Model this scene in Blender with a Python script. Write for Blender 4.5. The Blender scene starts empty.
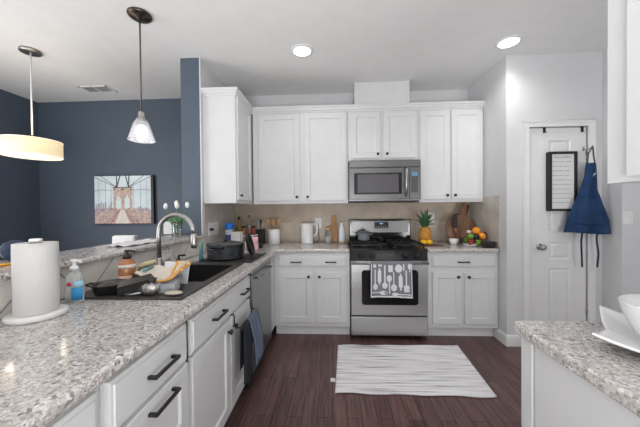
import bpy, bmesh, math, random
from mathutils import Vector, Matrix
random.seed(7)
S = bpy.context.scene
COL = S.collection
PI = math.pi
# ------------------------------------------------------------------ camera, world, lights, exposure
cd = bpy.data.cameras.new('camera'); cam = bpy.data.objects.new('camera', cd); COL.objects.link(cam)
cd.sensor_width = 36; cd.lens = 275.2 * 36 / 640; cd.clip_start = .02
Rr = Vector((0.99874152, 0.04926793, -0.0093835)); Uu = Vector((0.00882847, 0.01147113, 0.99989523)); Fw = Vector((-0.04937041, 0.99871972, -0.01102174))
m = Matrix((Rr, Uu, -Fw)).transposed().to_4x4(); m.translation = (0, 0, 1.305)
cam.matrix_world = m
S.camera = cam
S.view_settings.view_transform = 'Standard'; S.view_settings.look = 'None'; S.view_settings.gamma = 1; S.view_settings.use_curve_mapping = False
S.view_settings.exposure = 0.22
w = bpy.data.worlds.new('world'); S.world = w; w.use_nodes = True
w.node_tree.nodes['Background'].inputs[0].default_value = (.985, .99, 1, 1); w.node_tree.nodes['Background'].inputs[1].default_value = .40

def lamp(name, kind, loc, energy, color=(1, 1, 1), rot=(0, 0, 0), **kw):
    l = bpy.data.lights.new(name, kind); l.energy = energy; l.color = color
    for k, v in kw.items(): setattr(l, k, v)
    o = bpy.data.objects.new(name, l); o.location = loc; o.rotation_euler = rot; COL.objects.link(o); return o
# daylight from the windows of the room behind the camera
lamp('window_daylight', 'AREA', (0.7, -1.45, 1.55), 5, (.985, .99, 1), (math.radians(90), 0, 0), shape='RECTANGLE', size=3.4, size_y=1.7)
lamp('dining_daylight', 'AREA', (-3.78, .6, 1.5), 38, (.99, .99, 1), (0, math.radians(-90), 0), shape='RECTANGLE', size=1.5, size_y=1.6)

# upward fill lamps added to brighten the ceiling, standing in for ground-reflected daylight
lamp('rear_ceiling_fill', 'AREA', (0.7, -1.3, .75), 170, (.985, .99, 1), (math.radians(158), 0, 0), shape='RECTANGLE', size=3.4, size_y=.9)
lamp('dining_ceiling_fill', 'AREA', (-3.75, .9, .8), 40, (.99, .99, 1), (0, math.radians(-135), 0), shape='RECTANGLE', size=1.0, size_y=2.4)

# ------------------------------------------------------------------ materials
def mat(name, col, rough=.5, metal=0, var=0, scale=8, bump=0, bscale=60, emit=0, trans=0, alpha=1, coat=0, ior=1.45, stretch=(1, 1, 1), sub=0):
    m = bpy.data.materials.new(name); m.use_nodes = True
    nt = m.node_tree; p = nt.nodes['Principled BSDF']; L = nt.links
    c = (*col, 1)
    p.inputs['Base Color'].default_value = c; p.inputs['Roughness'].default_value = rough; p.inputs['Metallic'].default_value = metal
    p.inputs['Transmission Weight'].default_value = trans; p.inputs['Alpha'].default_value = alpha; p.inputs['Coat Weight'].default_value = coat; p.inputs['IOR'].default_value = ior
    if emit: p.inputs['Emission Color'].default_value = c; p.inputs['Emission Strength'].default_value = emit
    tc = nt.nodes.new('ShaderNodeTexCoord'); mp = nt.nodes.new('ShaderNodeMapping'); L.new(tc.outputs['Object'], mp.inputs[0]); mp.inputs['Scale'].default_value = stretch
    n = nt.nodes.new('ShaderNodeTexNoise'); n.inputs['Scale'].default_value = scale; n.inputs['Detail'].default_value = 4; L.new(mp.outputs[0], n.inputs[0])
    v = var or .02
    r = nt.nodes.new('ShaderNodeValToRGB'); L.new(n.outputs[0], r.inputs[0])
    r.color_ramp.elements[0].position = .3; r.color_ramp.elements[1].position = .7
    r.color_ramp.elements[0].color = (*[max(0, x * (1 - v)) for x in col], 1); r.color_ramp.elements[1].color = (*[min(1, x * (1 + v)) for x in col], 1)
    L.new(r.outputs[0], p.inputs['Base Color'])
    if bump:
        n2 = nt.nodes.new('ShaderNodeTexNoise'); n2.inputs['Scale'].default_value = bscale; L.new(mp.outputs[0], n2.inputs[0])
        b = nt.nodes.new('ShaderNodeBump'); b.inputs['Strength'].default_value = bump; b.inputs['Distance'].default_value = .004
        L.new(n2.outputs[0], b.inputs['Height']); L.new(b.outputs[0], p.inputs['Normal'])
    return m

def granite():
    m = bpy.data.materials.new('granite'); m.use_nodes = True; nt = m.node_tree; p = nt.nodes['Principled BSDF']; L = nt.links
    tc = nt.nodes.new('ShaderNodeTexCoord')
    def ramp(src, stops):
        r = nt.nodes.new('ShaderNodeValToRGB'); L.new(src, r.inputs[0]); e = r.color_ramp.elements
        while len(e) < len(stops): e.new(.5)
        for el, (po, c) in zip(e, stops): el.position = po; el.color = (*c, 1)
        return r.outputs[0]
    v = nt.nodes.new('ShaderNodeTexVoronoi'); v.inputs['Scale'].default_value = 120; L.new(tc.outputs['Object'], v.inputs['Vector'])
    sep = nt.nodes.new('ShaderNodeSeparateColor'); L.new(v.outputs['Color'], sep.inputs[0])
    c1 = ramp(sep.outputs[0], [(0, (.14, .125, .12)), (.12, (.29, .262, .25)), (.3, (.44, .402, .38)), (.52, (.53, .49, .47)), (.75, (.64, .61, .59)), (1, (.80, .78, .765))])
    v2 = nt.nodes.new('ShaderNodeTexVoronoi'); v2.inputs['Scale'].default_value = 250; L.new(tc.outputs['Object'], v2.inputs['Vector'])
    sep2 = nt.nodes.new('ShaderNodeSeparateColor'); L.new(v2.outputs['Color'], sep2.inputs[0])
    c2 = ramp(sep2.outputs[1], [(0, (.24, .215, .205)), (.25, (.41, .37, .345)), (.6, (.56, .52, .50)), (1, (.76, .74, .725))])
    n = nt.nodes.new('ShaderNodeTexNoise'); n.inputs['Scale'].default_value = 22; n.inputs['Detail'].default_value = 5; L.new(tc.outputs['Object'], n.inputs[0])
    f = ramp(n.outputs[0], [(.4, (0, 0, 0)), (.6, (1, 1, 1))])
    mx = nt.nodes.new('ShaderNodeMix'); mx.data_type = 'RGBA'; L.new(f, mx.inputs['Factor']); L.new(c1, mx.inputs['A']); L.new(c2, mx.inputs['B'])
    L.new(mx.outputs['Result'], p.inputs['Base Color']); p.inputs['Roughness'].default_value = .13; p.inputs['Specular IOR Level'].default_value = .9
    return m

def bricks(name, axes, rotz, bw, bh, c1, c2, mortar, msize, rough, noise=0, nscale=8, nstretch=(1, 1, 1), offset=0., bump=.3, off=(0, 0)):
    """tile / plank material; axes picks the two object axes of the pattern"""
    m = bpy.data.materials.new(name); m.use_nodes = True; nt = m.node_tree; p = nt.nodes['Principled BSDF']; L = nt.links
    tc = nt.nodes.new('ShaderNodeTexCoord'); s = nt.nodes.new('ShaderNodeSeparateXYZ'); L.new(tc.outputs['Object'], s.inputs[0])
    cb = nt.nodes.new('ShaderNodeCombineXYZ'); L.new(s.outputs['XYZ'.index(axes[0])], cb.inputs[0]); L.new(s.outputs['XYZ'.index(axes[1])], cb.inputs[1])
    mp = nt.nodes.new('ShaderNodeMapping'); mp.inputs['Rotation'].default_value = (0, 0, rotz); mp.inputs['Location'].default_value = (off[0], off[1], 0); L.new(cb.outputs[0], mp.inputs[0])
    b = nt.nodes.new('ShaderNodeTexBrick'); L.new(mp.outputs[0], b.inputs['Vector'])
    b.offset = offset; b.inputs['Scale'].default_value = 1; b.inputs['Brick Width'].default_value = bw; b.inputs['Row Height'].default_value = bh
    b.inputs['Mortar Size'].default_value = msize; b.inputs['Mortar Smooth'].default_value = .1
    b.inputs['Color1'].default_value = (*c1, 1); b.inputs['Color2'].default_value = (*c2, 1); b.inputs['Mortar'].default_value = (*mortar, 1)
    n = nt.nodes.new('ShaderNodeTexNoise'); n.inputs['Scale'].default_value = nscale; n.inputs['Detail'].default_value = 6
    mp2 = nt.nodes.new('ShaderNodeMapping'); mp2.inputs['Scale'].default_value = nstretch; L.new(tc.outputs['Object'], mp2.inputs[0]); L.new(mp2.outputs[0], n.inputs[0])
    r = nt.nodes.new('ShaderNodeValToRGB'); L.new(n.outputs[0], r.inputs[0])
    r.color_ramp.elements[0].position = .3; r.color_ramp.elements[1].position = .7
    r.color_ramp.elements[0].color = (1 - noise,) * 3 + (1,); r.color_ramp.elements[1].color = (1 + noise,) * 3 + (1,)
    mx = nt.nodes.new('ShaderNodeMix'); mx.data_type = 'RGBA'; mx.blend_type = 'MULTIPLY'; mx.inputs['Factor'].default_value = 1
    L.new(b.outputs['Color'], mx.inputs['A']); L.new(r.outputs[0], mx.inputs['B']); L.new(mx.outputs['Result'], p.inputs['Base Color'])
    p.inputs['Roughness'].default_value = rough
    if bump:
        bp = nt.nodes.new('ShaderNodeBump'); bp.inputs['Strength'].default_value = bump; bp.inputs['Distance'].default_value = .002; bp.invert = True
        L.new(b.outputs['Fac'], bp.inputs['Height']); L.new(bp.outputs[0], p.inputs['Normal'])
    return m

M_CAB = mat('cabinet_white', (.69, .69, .69), .32)
M_WALL = mat('wall_paint', (.66, .66, .672), .65, bump=.03, bscale=200)
M_CEIL = mat('ceiling_paint', (.80, .80, .79), .8, bump=.04, bscale=150)
M_BLUE = mat('blue_paint', (.085, .110, .147), .55, var=.03)
M_TRIM = mat('trim_white', (.80, .80, .80), .4)
M_GRAN = granite()
TC1, TC2, TMO = (.53, .435, .34), (.47, .38, .295), (.43, .355, .28)
M_TILEB = bricks('tile_diagonal', 'XZ', PI / 4, .305, .305, TC1, TC2, TMO, .0035, .4, .14, 7)
M_TILEROW = bricks('tile_row', 'XZ', 0, .297, .30, (.60, .51, .415), (.54, .455, .365), TMO, .004, .4, .1, 7, off=(.092, -.86))
M_TILES = bricks('tile_side_diagonal', 'YZ', PI / 4, .25, .25, (.56, .52, .47), (.51, .47, .42), (.62, .585, .54), .005, .4, .14, 7)
M_TILEP = bricks('tile_bar_diagonal', 'YZ', PI / 4, .29, .29, (.74, .70, .655), (.68, .64, .595), (.36, .32, .28), .0045, .4, .14, 7, off=(.222, .259))
M_FLOOR = bricks('floor_planks', 'YX', 0, 1.1, .095, (.145, .078, .072), (.092, .049, .046), (.018, .009, .009), .0022, .3, .5, 10, (8, .5, 1), .37, .4)
M_STEEL = mat('stainless_steel', (.50, .50, .505), .33, 1, var=.06, scale=3, stretch=(.6, .6, 60))
M_STEELD = mat('stainless_dark', (.26, .26, .27), .32, 1, var=.05, scale=3, stretch=(.6, .6, 60))
M_CHROME = mat('brushed_nickel', (.42, .41, .40), .36, 1)
M_BLACK = mat('black_metal', (.012, .012, .013), .4)
M_GLOSSB = mat('black_gloss', (.008, .008, .009), .12)
M_BGLASS = mat('black_glass', (.03, .03, .033), .08)
M_OVENGL = mat('oven_glass', (.012, .012, .014), .1)
M_IRON = mat('cast_iron', (.015, .015, .016), .55, bump=.2)
M_SINK = mat('black_composite', (.018, .017, .018), .38, bump=.1, bscale=400)
M_SINKR = mat('brown_black_composite', (.05, .042, .040), .35, bump=.1, bscale=400)
M_CERAM = mat('white_ceramic', (.82, .82, .82), .15)
M_PAPER = mat('paper_towel', (.60, .595, .58), .9, bump=.5, bscale=220)
M_PLAST = mat('white_plastic', (.80, .80, .80), .35)
M_MARBLE = mat('white_marble', (.80, .79, .775), .3, var=.06, scale=6)
M_GLASS = mat('clear_glass', (.93, .96, .96), .03, trans=.95)
M_WOOD = mat('warm_wood', (.42, .22, .09), .5, var=.25, scale=6, stretch=(8, 8, 1))
M_WOODL = mat('pale_wood', (.55, .36, .19), .55, var=.2, scale=6, stretch=(8, 8, 1))
M_WALNUT = mat('walnut', (.22, .115, .07), .45, var=.45, scale=5, stretch=(9, 2, .6))
M_WALNUT2 = mat('dark_walnut', (.12, .06, .035), .45, var=.4, scale=5, stretch=(9, 2, .6))
M_DENIM = mat('blue_denim', (.010, .040, .115), .85, var=.25, scale=9, bump=.3, bscale=500)
M_NAVY = mat('dark_navy', (.02, .03, .06), .8)

# ------------------------------------------------------------------ mesh builder
class MB:
    def __init__(s): s.bm = bmesh.new(); s.cur = 0
    def _done(s, faces, smooth=False):
        for f in faces: f.material_index = s.cur; f.smooth = smooth
    def mat(s, i): s.cur = i; return s
    def box(s, x0, x1, y0, y1, z0, z1, M=None):
        P = [(x, y, z) for z in (z0, z1) for y in (y0, y1) for x in (x0, x1)]
        V = [s.bm.verts.new(M @ Vector(p) if M else p) for p in P]
        F = [s.bm.faces.new([V[i] for i in q]) for q in ((0, 2, 3, 1), (4, 5, 7, 6), (0, 1, 5, 4), (2, 6, 7, 3), (0, 4, 6, 2), (1, 3, 7, 5))]
        s._done(F); return s
    def rings(s, rings, closed=True, cap0=True, cap1=True, smooth=True):
        R = [[s.bm.verts.new(p) for p in r] for r in rings]; F = []
        n = len(R[0])
        for a, b in zip(R, R[1:]):
            for i in range(n if closed else n - 1):
                j = (i + 1) % n
                F.append(s.bm.faces.new((a[i], a[j], b[j], b[i])))
        s._done(F, smooth); C = []
        if cap0: C.append(s.bm.faces.new(R[0][::-1]))
        if cap1: C.append(s.bm.faces.new(R[-1]))
        s._done(C); return s
    def lathe(s, prof, c=(0, 0, 0), n=28, M=None, cap0=True, cap1=True, sx=1, sy=1, fn=None):
        rs = []
        for r, z in prof:
            ring = []
            for i in range(n):
                a = 2 * PI * i / n; k = fn(a, z) if fn else 1
                v = Vector((max(r, 1e-5) * k * math.cos(a) * sx, max(r, 1e-5) * k * math.sin(a) * sy, z))
                if M: v = M @ v
                ring.append(v + Vector(c))
            rs.append(ring)
        return s.rings(rs, True, cap0, cap1)
    def tube(s, pts, r, n=10, closed=False):
        pts = [Vector(p) for p in pts]; rs = []; N = len(pts); up = None
        for i, p in enumerate(pts):
            if closed: t = pts[(i + 1) % N] - pts[i - 1]
            else: t = pts[min(i + 1, N - 1)] - pts[max(i - 1, 0)]
            t.normalize()
            if up is None: up = t.orthogonal().normalized()
            u = up - t * up.dot(t)
            if u.length < 1e-4: u = t.orthogonal()
            u.normalize(); up = u; v = t.cross(u); q = r[i] if isinstance(r, (list, tuple)) else r
            rs.append([p + (u * math.cos(2 * PI * k / n) + v * math.sin(2 * PI * k / n)) * q for k in range(n)])
        if closed: rs.append(rs[0])
        s.rings(rs, True, not closed, not closed)
        if closed: bmesh.ops.remove_doubles(s.bm, verts=s.bm.verts[:], dist=1e-6)
        return s
    def cyl(s, a, b, r, r2=None, n=20): return s.tube([a, b], [r, r if r2 is None else r2], n)
    def prism(s, pts, d):
        d = Vector(d); pts = [Vector(p) for p in pts]
        A = [s.bm.verts.new(p) for p in pts]; B = [s.bm.verts.new(p + d) for p in pts]; n = len(pts)
        F = [s.bm.faces.new(A[::-1]), s.bm.faces.new(B)] + [s.bm.faces.new((A[i], A[(i + 1) % n], B[(i + 1) % n], B[i])) for i in range(n)]
        s._done(F); return s
    def poly(s, pts):
        f = s.bm.faces.new([s.bm.verts.new(p) for p in pts]); s._done([f]); return s
    def plate(s, loops, z0, z1):
        """horizontal plate: outline loop first, then holes"""
        es = []
        for lp in loops:
            V = [s.bm.verts.new((x, y, z0)) for x, y in lp]
            es += [s.bm.edges.new((V[i], V[(i + 1) % len(V)])) for i in range(len(V))]
        g = bmesh.ops.triangle_fill(s.bm, use_beauty=True, use_dissolve=False, edges=es)
        F = [x for x in g['geom'] if isinstance(x, bmesh.types.BMFace)]
        e = bmesh.ops.extrude_face_region(s.bm, geom=F)
        vs = [x for x in e['geom'] if isinstance(x, bmesh.types.BMVert)]
        for v in vs: v.co.z = z1
        s._done(s.bm.faces); return s
    def ball(s, c, r, n=20, M=None, fn=None):
        rx, ry, rz = r if isinstance(r, (tuple, list)) else (r, r, r); rs = []
        k = max(6, n // 2)
        for j in range(k + 1):
            t = PI * j / k; ring = []
            for i in range(n):
                a = 2 * PI * i / n; v = Vector((math.sin(t) * math.cos(a), math.sin(t) * math.sin(a), -math.cos(t)))
                if fn: v = v * fn(v)
                v = Vector((v.x * rx, v.y * ry, v.z * rz))
                if M: v = M @ v
                ring.append(v + Vector(c))
            rs.append(ring)
        return s.rings(rs, True, False, False)
    def surf(s, f, nu, nv, smooth=True):
        V = [[s.bm.verts.new(f(i / nu, j / nv)) for i in range(nu + 1)] for j in range(nv + 1)]
        F = [s.bm.faces.new((V[j][i], V[j][i + 1], V[j + 1][i + 1], V[j + 1][i])) for j in range(nv) for i in range(nu)]
        s._done(F, smooth); return s
    def build(s, name, mats, parent=None, bev=0, solid=0, sub=0, seg=2):
        bmesh.ops.remove_doubles(s.bm, verts=s.bm.verts[:], dist=1e-6)
        if not solid: bmesh.ops.recalc_face_normals(s.bm, faces=s.bm.faces[:])
        if parent: base = Vector(parent['_b']) if '_b' in parent else Vector(BASE[parent.name])
        else:
            xs = [v.co for v in s.bm.verts]
            base = Vector(((min(v.x for v in xs) + max(v.x for v in xs)) / 2, (min(v.y for v in xs) + max(v.y for v in xs)) / 2, min(v.z for v in xs)))
        me = bpy.data.meshes.new(name)
        if not isinstance(mats, (list, tuple)): mats = [mats]
        for q in mats: me.materials.append(q)
        off = base if parent is None or True else Vector()
        bmesh.ops.translate(s.bm, verts=s.bm.verts[:], vec=-off)
        s.bm.to_mesh(me); s.bm.free()
        o = bpy.data.objects.new(name, me); COL.objects.link(o)
        if parent: o.parent = parent
        else: o.location = base
        BASE[o.name] = tuple(base)
        if solid:
            q = o.modifiers.new('solid', 'SOLIDIFY'); q.thickness = solid; q.offset = 0
        if sub:
            q = o.modifiers.new('sub', 'SUBSURF'); q.levels = q.render_levels = sub
        if bev:
            q = o.modifiers.new('bevel', 'BEVEL'); q.width = bev; q.segments = seg; q.limit_method = 'ANGLE'; q.angle_limit = math.radians(40); q.harden_normals = False
        return o
BASE = {}
def thing(name, loc, label, cat, group=None):
    o = bpy.data.objects.new(name, None); COL.objects.link(o); o.location = loc; o.empty_display_size = .05
    BASE[o.name] = tuple(loc); return tag(o, label, cat, group)
def tag(o, label, cat, group=None, kind=None):
    o['label'] = label; o['category'] = cat
    if group: o['group'] = group
    if kind: o['kind'] = kind
    return o
def struct(o): o['kind'] = 'structure'; return o
def copy_tree(o, loc, label):
    c = o.copy(); COL.objects.link(c); c.location = loc; c['label'] = label; BASE[c.name] = tuple(loc)
    for ch in o.children:
        d = ch.copy(); COL.objects.link(d); d.parent = c
        for g in ch.children:
            e = g.copy(); COL.objects.link(e); e.parent = d
    return c
def bx(name, m, dims, parent=None, bev=0): return MB().box(*dims).build(name, m, parent, bev)
# frames for cabinet fronts: local (u across, d outward, w up)
def FR_back(y): return lambda u, d, w: Vector((u, y - d, w))
def FR_left(x): return lambda u, d, w: Vector((x + d, u, w))
def FR_right(x): return lambda u, d, w: Vector((x - d, u, w))
def panel(T, u0, u1, w0, w1, th=.02, rail=.057, rec=.009, slope=.008):
    mb = MB(); c = .0025
    def ring(i, d): return [T(u0 + i, d, w0 + i), T(u1 - i, d, w0 + i), T(u1 - i, d, w1 - i), T(u0 + i, d, w1 - i)]
    mb.rings([ring(0, 0), ring(0, th - c), ring(c, th), ring(rail, th), ring(rail + slope, th - rec)], smooth=False)
    return mb
def slab(T, u0, u1, w0, w1, th=.02):
    mb = MB()
    def ring(i, d): return [T(u0 + i, d, w0 + i), T(u1 - i, d, w0 + i), T(u1 - i, d, w1 - i), T(u0 + i, d, w1 - i)]
    mb.rings([ring(0, 0), ring(0, th - .007), ring(.004, th - .005), ring(.012, th - .004), ring(.014, th)], smooth=False)
    return mb
def knob(T, u, w, d0, parent):
    mb = MB(); a, b, e = T(u, d0, w), T(u, d0 + .014, w), T(u, d0 + .027, w)
    mb.tube([a, b, T(u, d0 + .0145, w), T(u, d0 + .022, w), e], [.005, .005, .0145, .0155, .011], 16)
    return mb.build('knob', M_BLACK, parent)
def pull(T, u0, u1, w, d0, parent):
    mb = MB(); t = .0055; d1 = d0 + .032
    mb.prism([T(u0, d0, w - t), T(u0 + .012, d0, w - t), T(u0 + .012, d1 - .01, w - t), T(u1 - .012, d1 - .01, w - t), T(u1 - .012, d0, w - t), T(u1, d0, w - t), T(u1, d1, w - t), T(u0, d1, w - t)], (0, 0, 2 * t))
    return mb.build('handle', M_BLACK, parent, bev=.0015)

# ------------------------------------------------------------------ the room
H = 2.75; YB = 3.43; XL = -1.24; XR = 1.637
struct(bx('floor', M_FLOOR, (-3.95, 4.1, -1.5, 3.55, -.05, 0)))
struct(bx('ceiling', M_CEIL, (-3.95, 4.1, -1.5, 3.55, H, H + .05)))
struct(bx('wall_back', M_WALL, (XL, XR, YB, YB + .1, 0, H)))
struct(bx('wall_back_dining', M_BLUE, (-3.85, -1.43, YB, YB + .1, 0, H)))
struct(bx('wall_left', M_BLUE, (-3.95, -3.85, -1.5, YB + .1, 0, H)))
mb = MB(); mb.box(-1.43, XL, 2.54, YB + .1, 0, H)
for f in mb.bm.faces:
    c = f.calc_center_median()
    f.material_index = 1 if c.x > XL - .01 else 0
struct(mb.build('wall_divider', [M_BLUE, M_WALL]))
struct(bx('trim_divider_corner', M_WALL, (XL - .006, XL + .004, 2.534, 2.56, 1.09, H)))
mb = MB(); mb.box(-1.36, XL, -1.0, 2.54, 0, 1.055)
for f in mb.bm.faces: f.material_index = 0 if f.calc_center_median().x < XL - .01 else 1
struct(mb.build('wall_bar', [M_BLUE, M_WALL]))
struct(bx('wall_return', M_WALL, (XR, XR + .1, 2.80, YB + .1, 0, H)))
DX0, DX1, DZ = 1.845, 2.365, 2.062
mb = MB(); mb.box(XR, DX0 - .01, 2.692, 2.80, 0, H); mb.box(DX1 + .01, 2.5, 2.692, 2.80, 0, H); mb.box(DX0 - .01, DX1 + .01, 2.692, 2.80, DZ + .01, H)
struct(mb.build('wall_pantry', M_WALL))
struct(bx('wall_right', M_WALL, (2.5, 2.70, 2.515, 2.80, 0, H)))
struct(bx('wall_right_recess', M_WALL, (2.70, 4.0, 2.75, 2.80, 0, H)))
struct(bx('wall_far_right', M_WALL, (4.0, 4.1, -1.5, 2.80, 0, H)))
struct(bx('wall_island', M_WALL, (1.275, 1.40, -1.5, .99, 0, H)))
# backsplash
struct(bx('backsplash_back', M_TILEB, (XL, XR, YB - .01, YB, 1.155, 1.40)))
struct(bx('backsplash_back_row', M_TILEROW, (XL, XR, YB - .01, YB, .916, 1.155)))
struct(bx('backsplash_left', M_TILES, (XL, XL + .008, 2.57, YB - .01, .916, 1.40)))
struct(bx('backsplash_right', M_TILES, (XR - .008, XR, 2.795, YB - .01, .916, 1.435), bev=.002))
struct(bx('backsplash_bar', M_TILEP, (XL, XL + .008, -.9, 2.57, .916, 1.053)))
# baseboards
def baseboard(name, pts, out):
    prof = [(0, 0), (.014, 0), (.014, .085), (.009, .1), (0, .105)]; mb = MB(); rs = []
    mb.rings([[Vector((p[0] + o[0] * q[0], p[1] + o[1] * q[0], q[1])) for q in prof] for p, o in zip(pts, out)], True, True, True, False)
    return struct(mb.build(name, M_TRIM))
baseboard('baseboard_return', [(XR, 2.88), (XR, 2.692)], [(-1, 0), (-1, -1)])
baseboard('baseboard_pantry', [(XR, 2.692), (DX0 - .065, 2.692)], [(-1, -1), (0, -1)])
baseboard('baseboard_right', [(2.5, 2.68), (2.5, 2.515), (2.70, 2.515)], [(-1, 0), (-1, -1), (0, -1)])
# pantry door and casing
def casing():
    mb = MB(); y = 2.692
    for a, b in ((DX0 - .062, DX0 - .006), (DX1 + .006, DX1 + .062)):
        mb.box(a, b, y - .014, y, 0, DZ + .062); e = a if a < DX0 else b - .014
        mb.box(e, e + .014, y - .02, y - .012, 0, DZ + .062)
    mb.box(DX0 - .006, DX1 + .006, y - .014, y, DZ + .006, DZ + .062); mb.box(DX0 - .062, DX1 + .062, y - .02, y - .012, DZ + .048, DZ + .062)
    return struct(mb.build('trim_1', M_TRIM, bev=.003))
casing()
M_DOOR = mat('door_white', (.76, .76, .765), .4)
dr = bpy.data.objects.new('door_1', None); COL.objects.link(dr); dr.location = (DX0, 2.70, 0); BASE['door_1'] = (DX0, 2.70, 0); struct(dr)
def door_slab():
    mb = MB(); T = FR_back(2.735); u0, u1 = DX0 + .003, DX1 - .003; pu0, pu1 = 2.028, 2.228; th = .035
    zs = [.012, .14, .742, .82, .99, 1.075, 1.60, 1.68, 1.945, DZ - .003]
    mb.box(u0, u1, 2.71, 2.735, zs[0], zs[-1])
    mb.box(u0, pu0, 2.70, 2.712, zs[0], zs[-1]); mb.box(pu1, u1, 2.70, 2.712, zs[0], zs[-1])
    for a, b in zip(zs[0::2], zs[1::2]): mb.box(pu0, pu1, 2.70, 2.712, a, b)
    for a, b in zip(zs[1:-1:2], zs[2::2]):
        def ring(i, d): return [T(pu0 + i, d, a + i), T(pu1 - i, d, a + i), T(pu1 - i, d, b - i), T(pu0 + i, d, b - i)]
        mb.rings([ring(0, th), ring(.012, th - .009), ring(.024, th - .009), ring(.04, th - .002)], True, False, True, False)
    return mb.build('door_panel', M_DOOR, dr)
door_slab()
mb = MB(); c = Vector((1.942, 2.70, .942))
mb.tube([c, c + Vector((0, -.006, 0)), c + Vector((0, -.008, 0)), c + Vector((0, -.032, 0)), c + Vector((0, -.036, 0)), c + Vector((0, -.05, 0)), c + Vector((0, -.062, 0)), c + Vector((0, -.068, 0))], [.03, .03, .011, .011, .02, .028, .024, .008], 20)
o = mb.build('door_knob', M_CHROME, dr); o['label'] = 'satin nickel door knob'
mb = MB(); mb.box(DX0 - .004, DX0 + .003, 2.694, 2.70, .915, .985); mb.build('strike_plate', M_CHROME, dr)
for z in (.34, 1.85): MB().cyl((DX1 + .001, 2.695, z - .04), (DX1 + .001, 2.695, z + .04), .006).build('hinge', M_CHROME, dr)

# ------------------------------------------------------------------ countertops
CT0, CT1 = .876, .914
YF = 2.78; XF = -.5735
SX0, SX1, SY0, SY1 = -1.20, -.672, 1.178, 2.03          # sink rim
k = .08
loopL = [(XL + .01, -.9), (XF, -.9), (XF, YF - k), (XF + .012, YF - .03), (XF + .04, YF - .006), (XF + k, YF), (.158, YF), (.158, YB - .012), (XL + .01, YB - .012)]
hole = [(-1.095, 1.452), (-.702, 1.452), (-.702, 1.953), (-1.095, 1.953)]
o = MB().plate([loopL, hole], CT0, CT1).build('countertop', M_GRAN, bev=.014, seg=5)
tag(o, 'L-shaped speckled grey granite countertop holding the sink', 'countertop', 'granite slabs')
o = bx('countertop', M_GRAN, (.938, XR - .01, YF, YB - .012, CT0, CT1), bev=.012)
tag(o, 'short granite countertop right of the range, under the fruit', 'countertop', 'granite slabs')
IX = .616; IY = .997
o = MB().plate([[(IX, -.9), (1.272, -.9), (1.272, IY), (IX + .03, IY), (IX + .009, IY - .009), (IX, IY - .03)]], CT0, CT1).build('countertop', M_GRAN, bev=.014, seg=5)
tag(o, 'speckled granite countertop at the right, under the white bowl and dish', 'countertop', 'granite slabs')
o = bx('bar_top', M_GRAN, (-1.56, -1.205, -.9, 2.535, 1.055, 1.086), bev=.011)
tag(o, 'raised granite bar top behind the sink, under the tulips', 'bar counter')

# ------------------------------------------------------------------ base cabinets
def base_cabinet_back(x0, x1, fill_left, drawer, doors, pulls, label):
    t = thing('base_cabinet', ((x0 + x1) / 2, 3.1, 0), label, 'cabinet', 'white base cabinets')
    yfr = 2.822; T = FR_back(yfr)
    mb = MB(); mb.box(x0, x1, yfr, YB - .012, .11, CT0 - .001); mb.build('body', M_CAB, t)
    bx('toe_kick', M_TRIM, (x0, x1, 2.888, 2.91, 0, .109), t)
    d = slab(T, *drawer, .728, .842).build('drawer', M_CAB, t)
    for u in pulls: pull(T, u - .056, u + .056, .779, .02, d)
    for i, (a, b) in enumerate(doors):
        d = panel(T, a, b, .155, .672).build('door', M_CAB, t)
        knob(T, b - .035 if i == 0 else a + .035, .63, .02, d)
    return t
base_cabinet_back(-.618, .158, 0, (-.572, .118), [(-.572, -.226), (-.186, .122)], (-.388, -.033), 'white base cabinet left of the range with two drawer pulls')
base_cabinet_back(.94, 1.633, 0, (.985, 1.605), [(.985, 1.268), (1.300, 1.588)], (1.285,), 'white base cabinet right of the range with one drawer pull')
XFR = -.62; TL = FR_left(XFR)
def left_cab(y0, y1, label):
    t = thing('base_cabinet', (-.9, (y0 + y1) / 2, 0), label, 'cabinet', 'white base cabinets')
    bx('toe_kick', M_TRIM, (-.72, -.70, y0, y1, 0, .109), t); return t
t = left_cab(-.9, .69, 'white base cabinet nearest the camera, under the left counter end')
bx('body', M_CAB, (-1.228, XFR, -.9, .689, .11, CT0 - .001), t)
slab(TL, .2, .668, .70, .848).build('drawer', M_CAB, t)
panel(TL, .2, .668, .15, .685).build('door', M_CAB, t)
t = left_cab(.691, 1.11, 'white drawer cabinet with two black bar pulls before the sink cabinet')
bx('body', M_CAB, (-1.228, XFR, .691, 1.109, .11, CT0 - .001), t)
d = slab(TL, .704, 1.094, .70, .848).build('drawer', M_CAB, t); pull(TL, .845, .985, .773, .02, d)
d = panel(TL, .704, 1.094, .42, .688).build('drawer', M_CAB, t); pull(TL, .845, .985, .652, .02, d)
d = panel(TL, .704, 1.094, .14, .408).build('drawer', M_CAB, t); pull(TL, .845, .985, .372, .02, d)
t = left_cab(1.111, 1.955, 'white sink cabinet with towels over its right hand door')
mb = MB(); mb.box(-1.228, XFR, 1.111, 1.955, .11, .64); mb.box(XFR - .02, XFR, 1.111, 1.955, .64, CT0 - .001); mb.box(-1.228, XFR, 1.111, 1.13, .64, CT0 - .001); mb.box(-1.228, XFR, 1.951, 1.955, .64, CT0 - .001)
mb.build('body', M_CAB, t)
d = slab(TL, 1.127, 1.94, .70, .848).build('drawer_front', M_CAB, t)
pull(TL, 1.315, 1.45, .773, .02, d); pull(TL, 1.725, 1.86, .773, .02, d)
d = panel(TL, 1.127, 1.548, .15, .686).build('door', M_CAB, t); knob(TL, 1.515, .625, .02, d)
d = panel(TL, 1.562, 1.94, .15, .686).build('door', M_CAB, t); knob(TL, 1.597, .625, .02, d)
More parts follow.
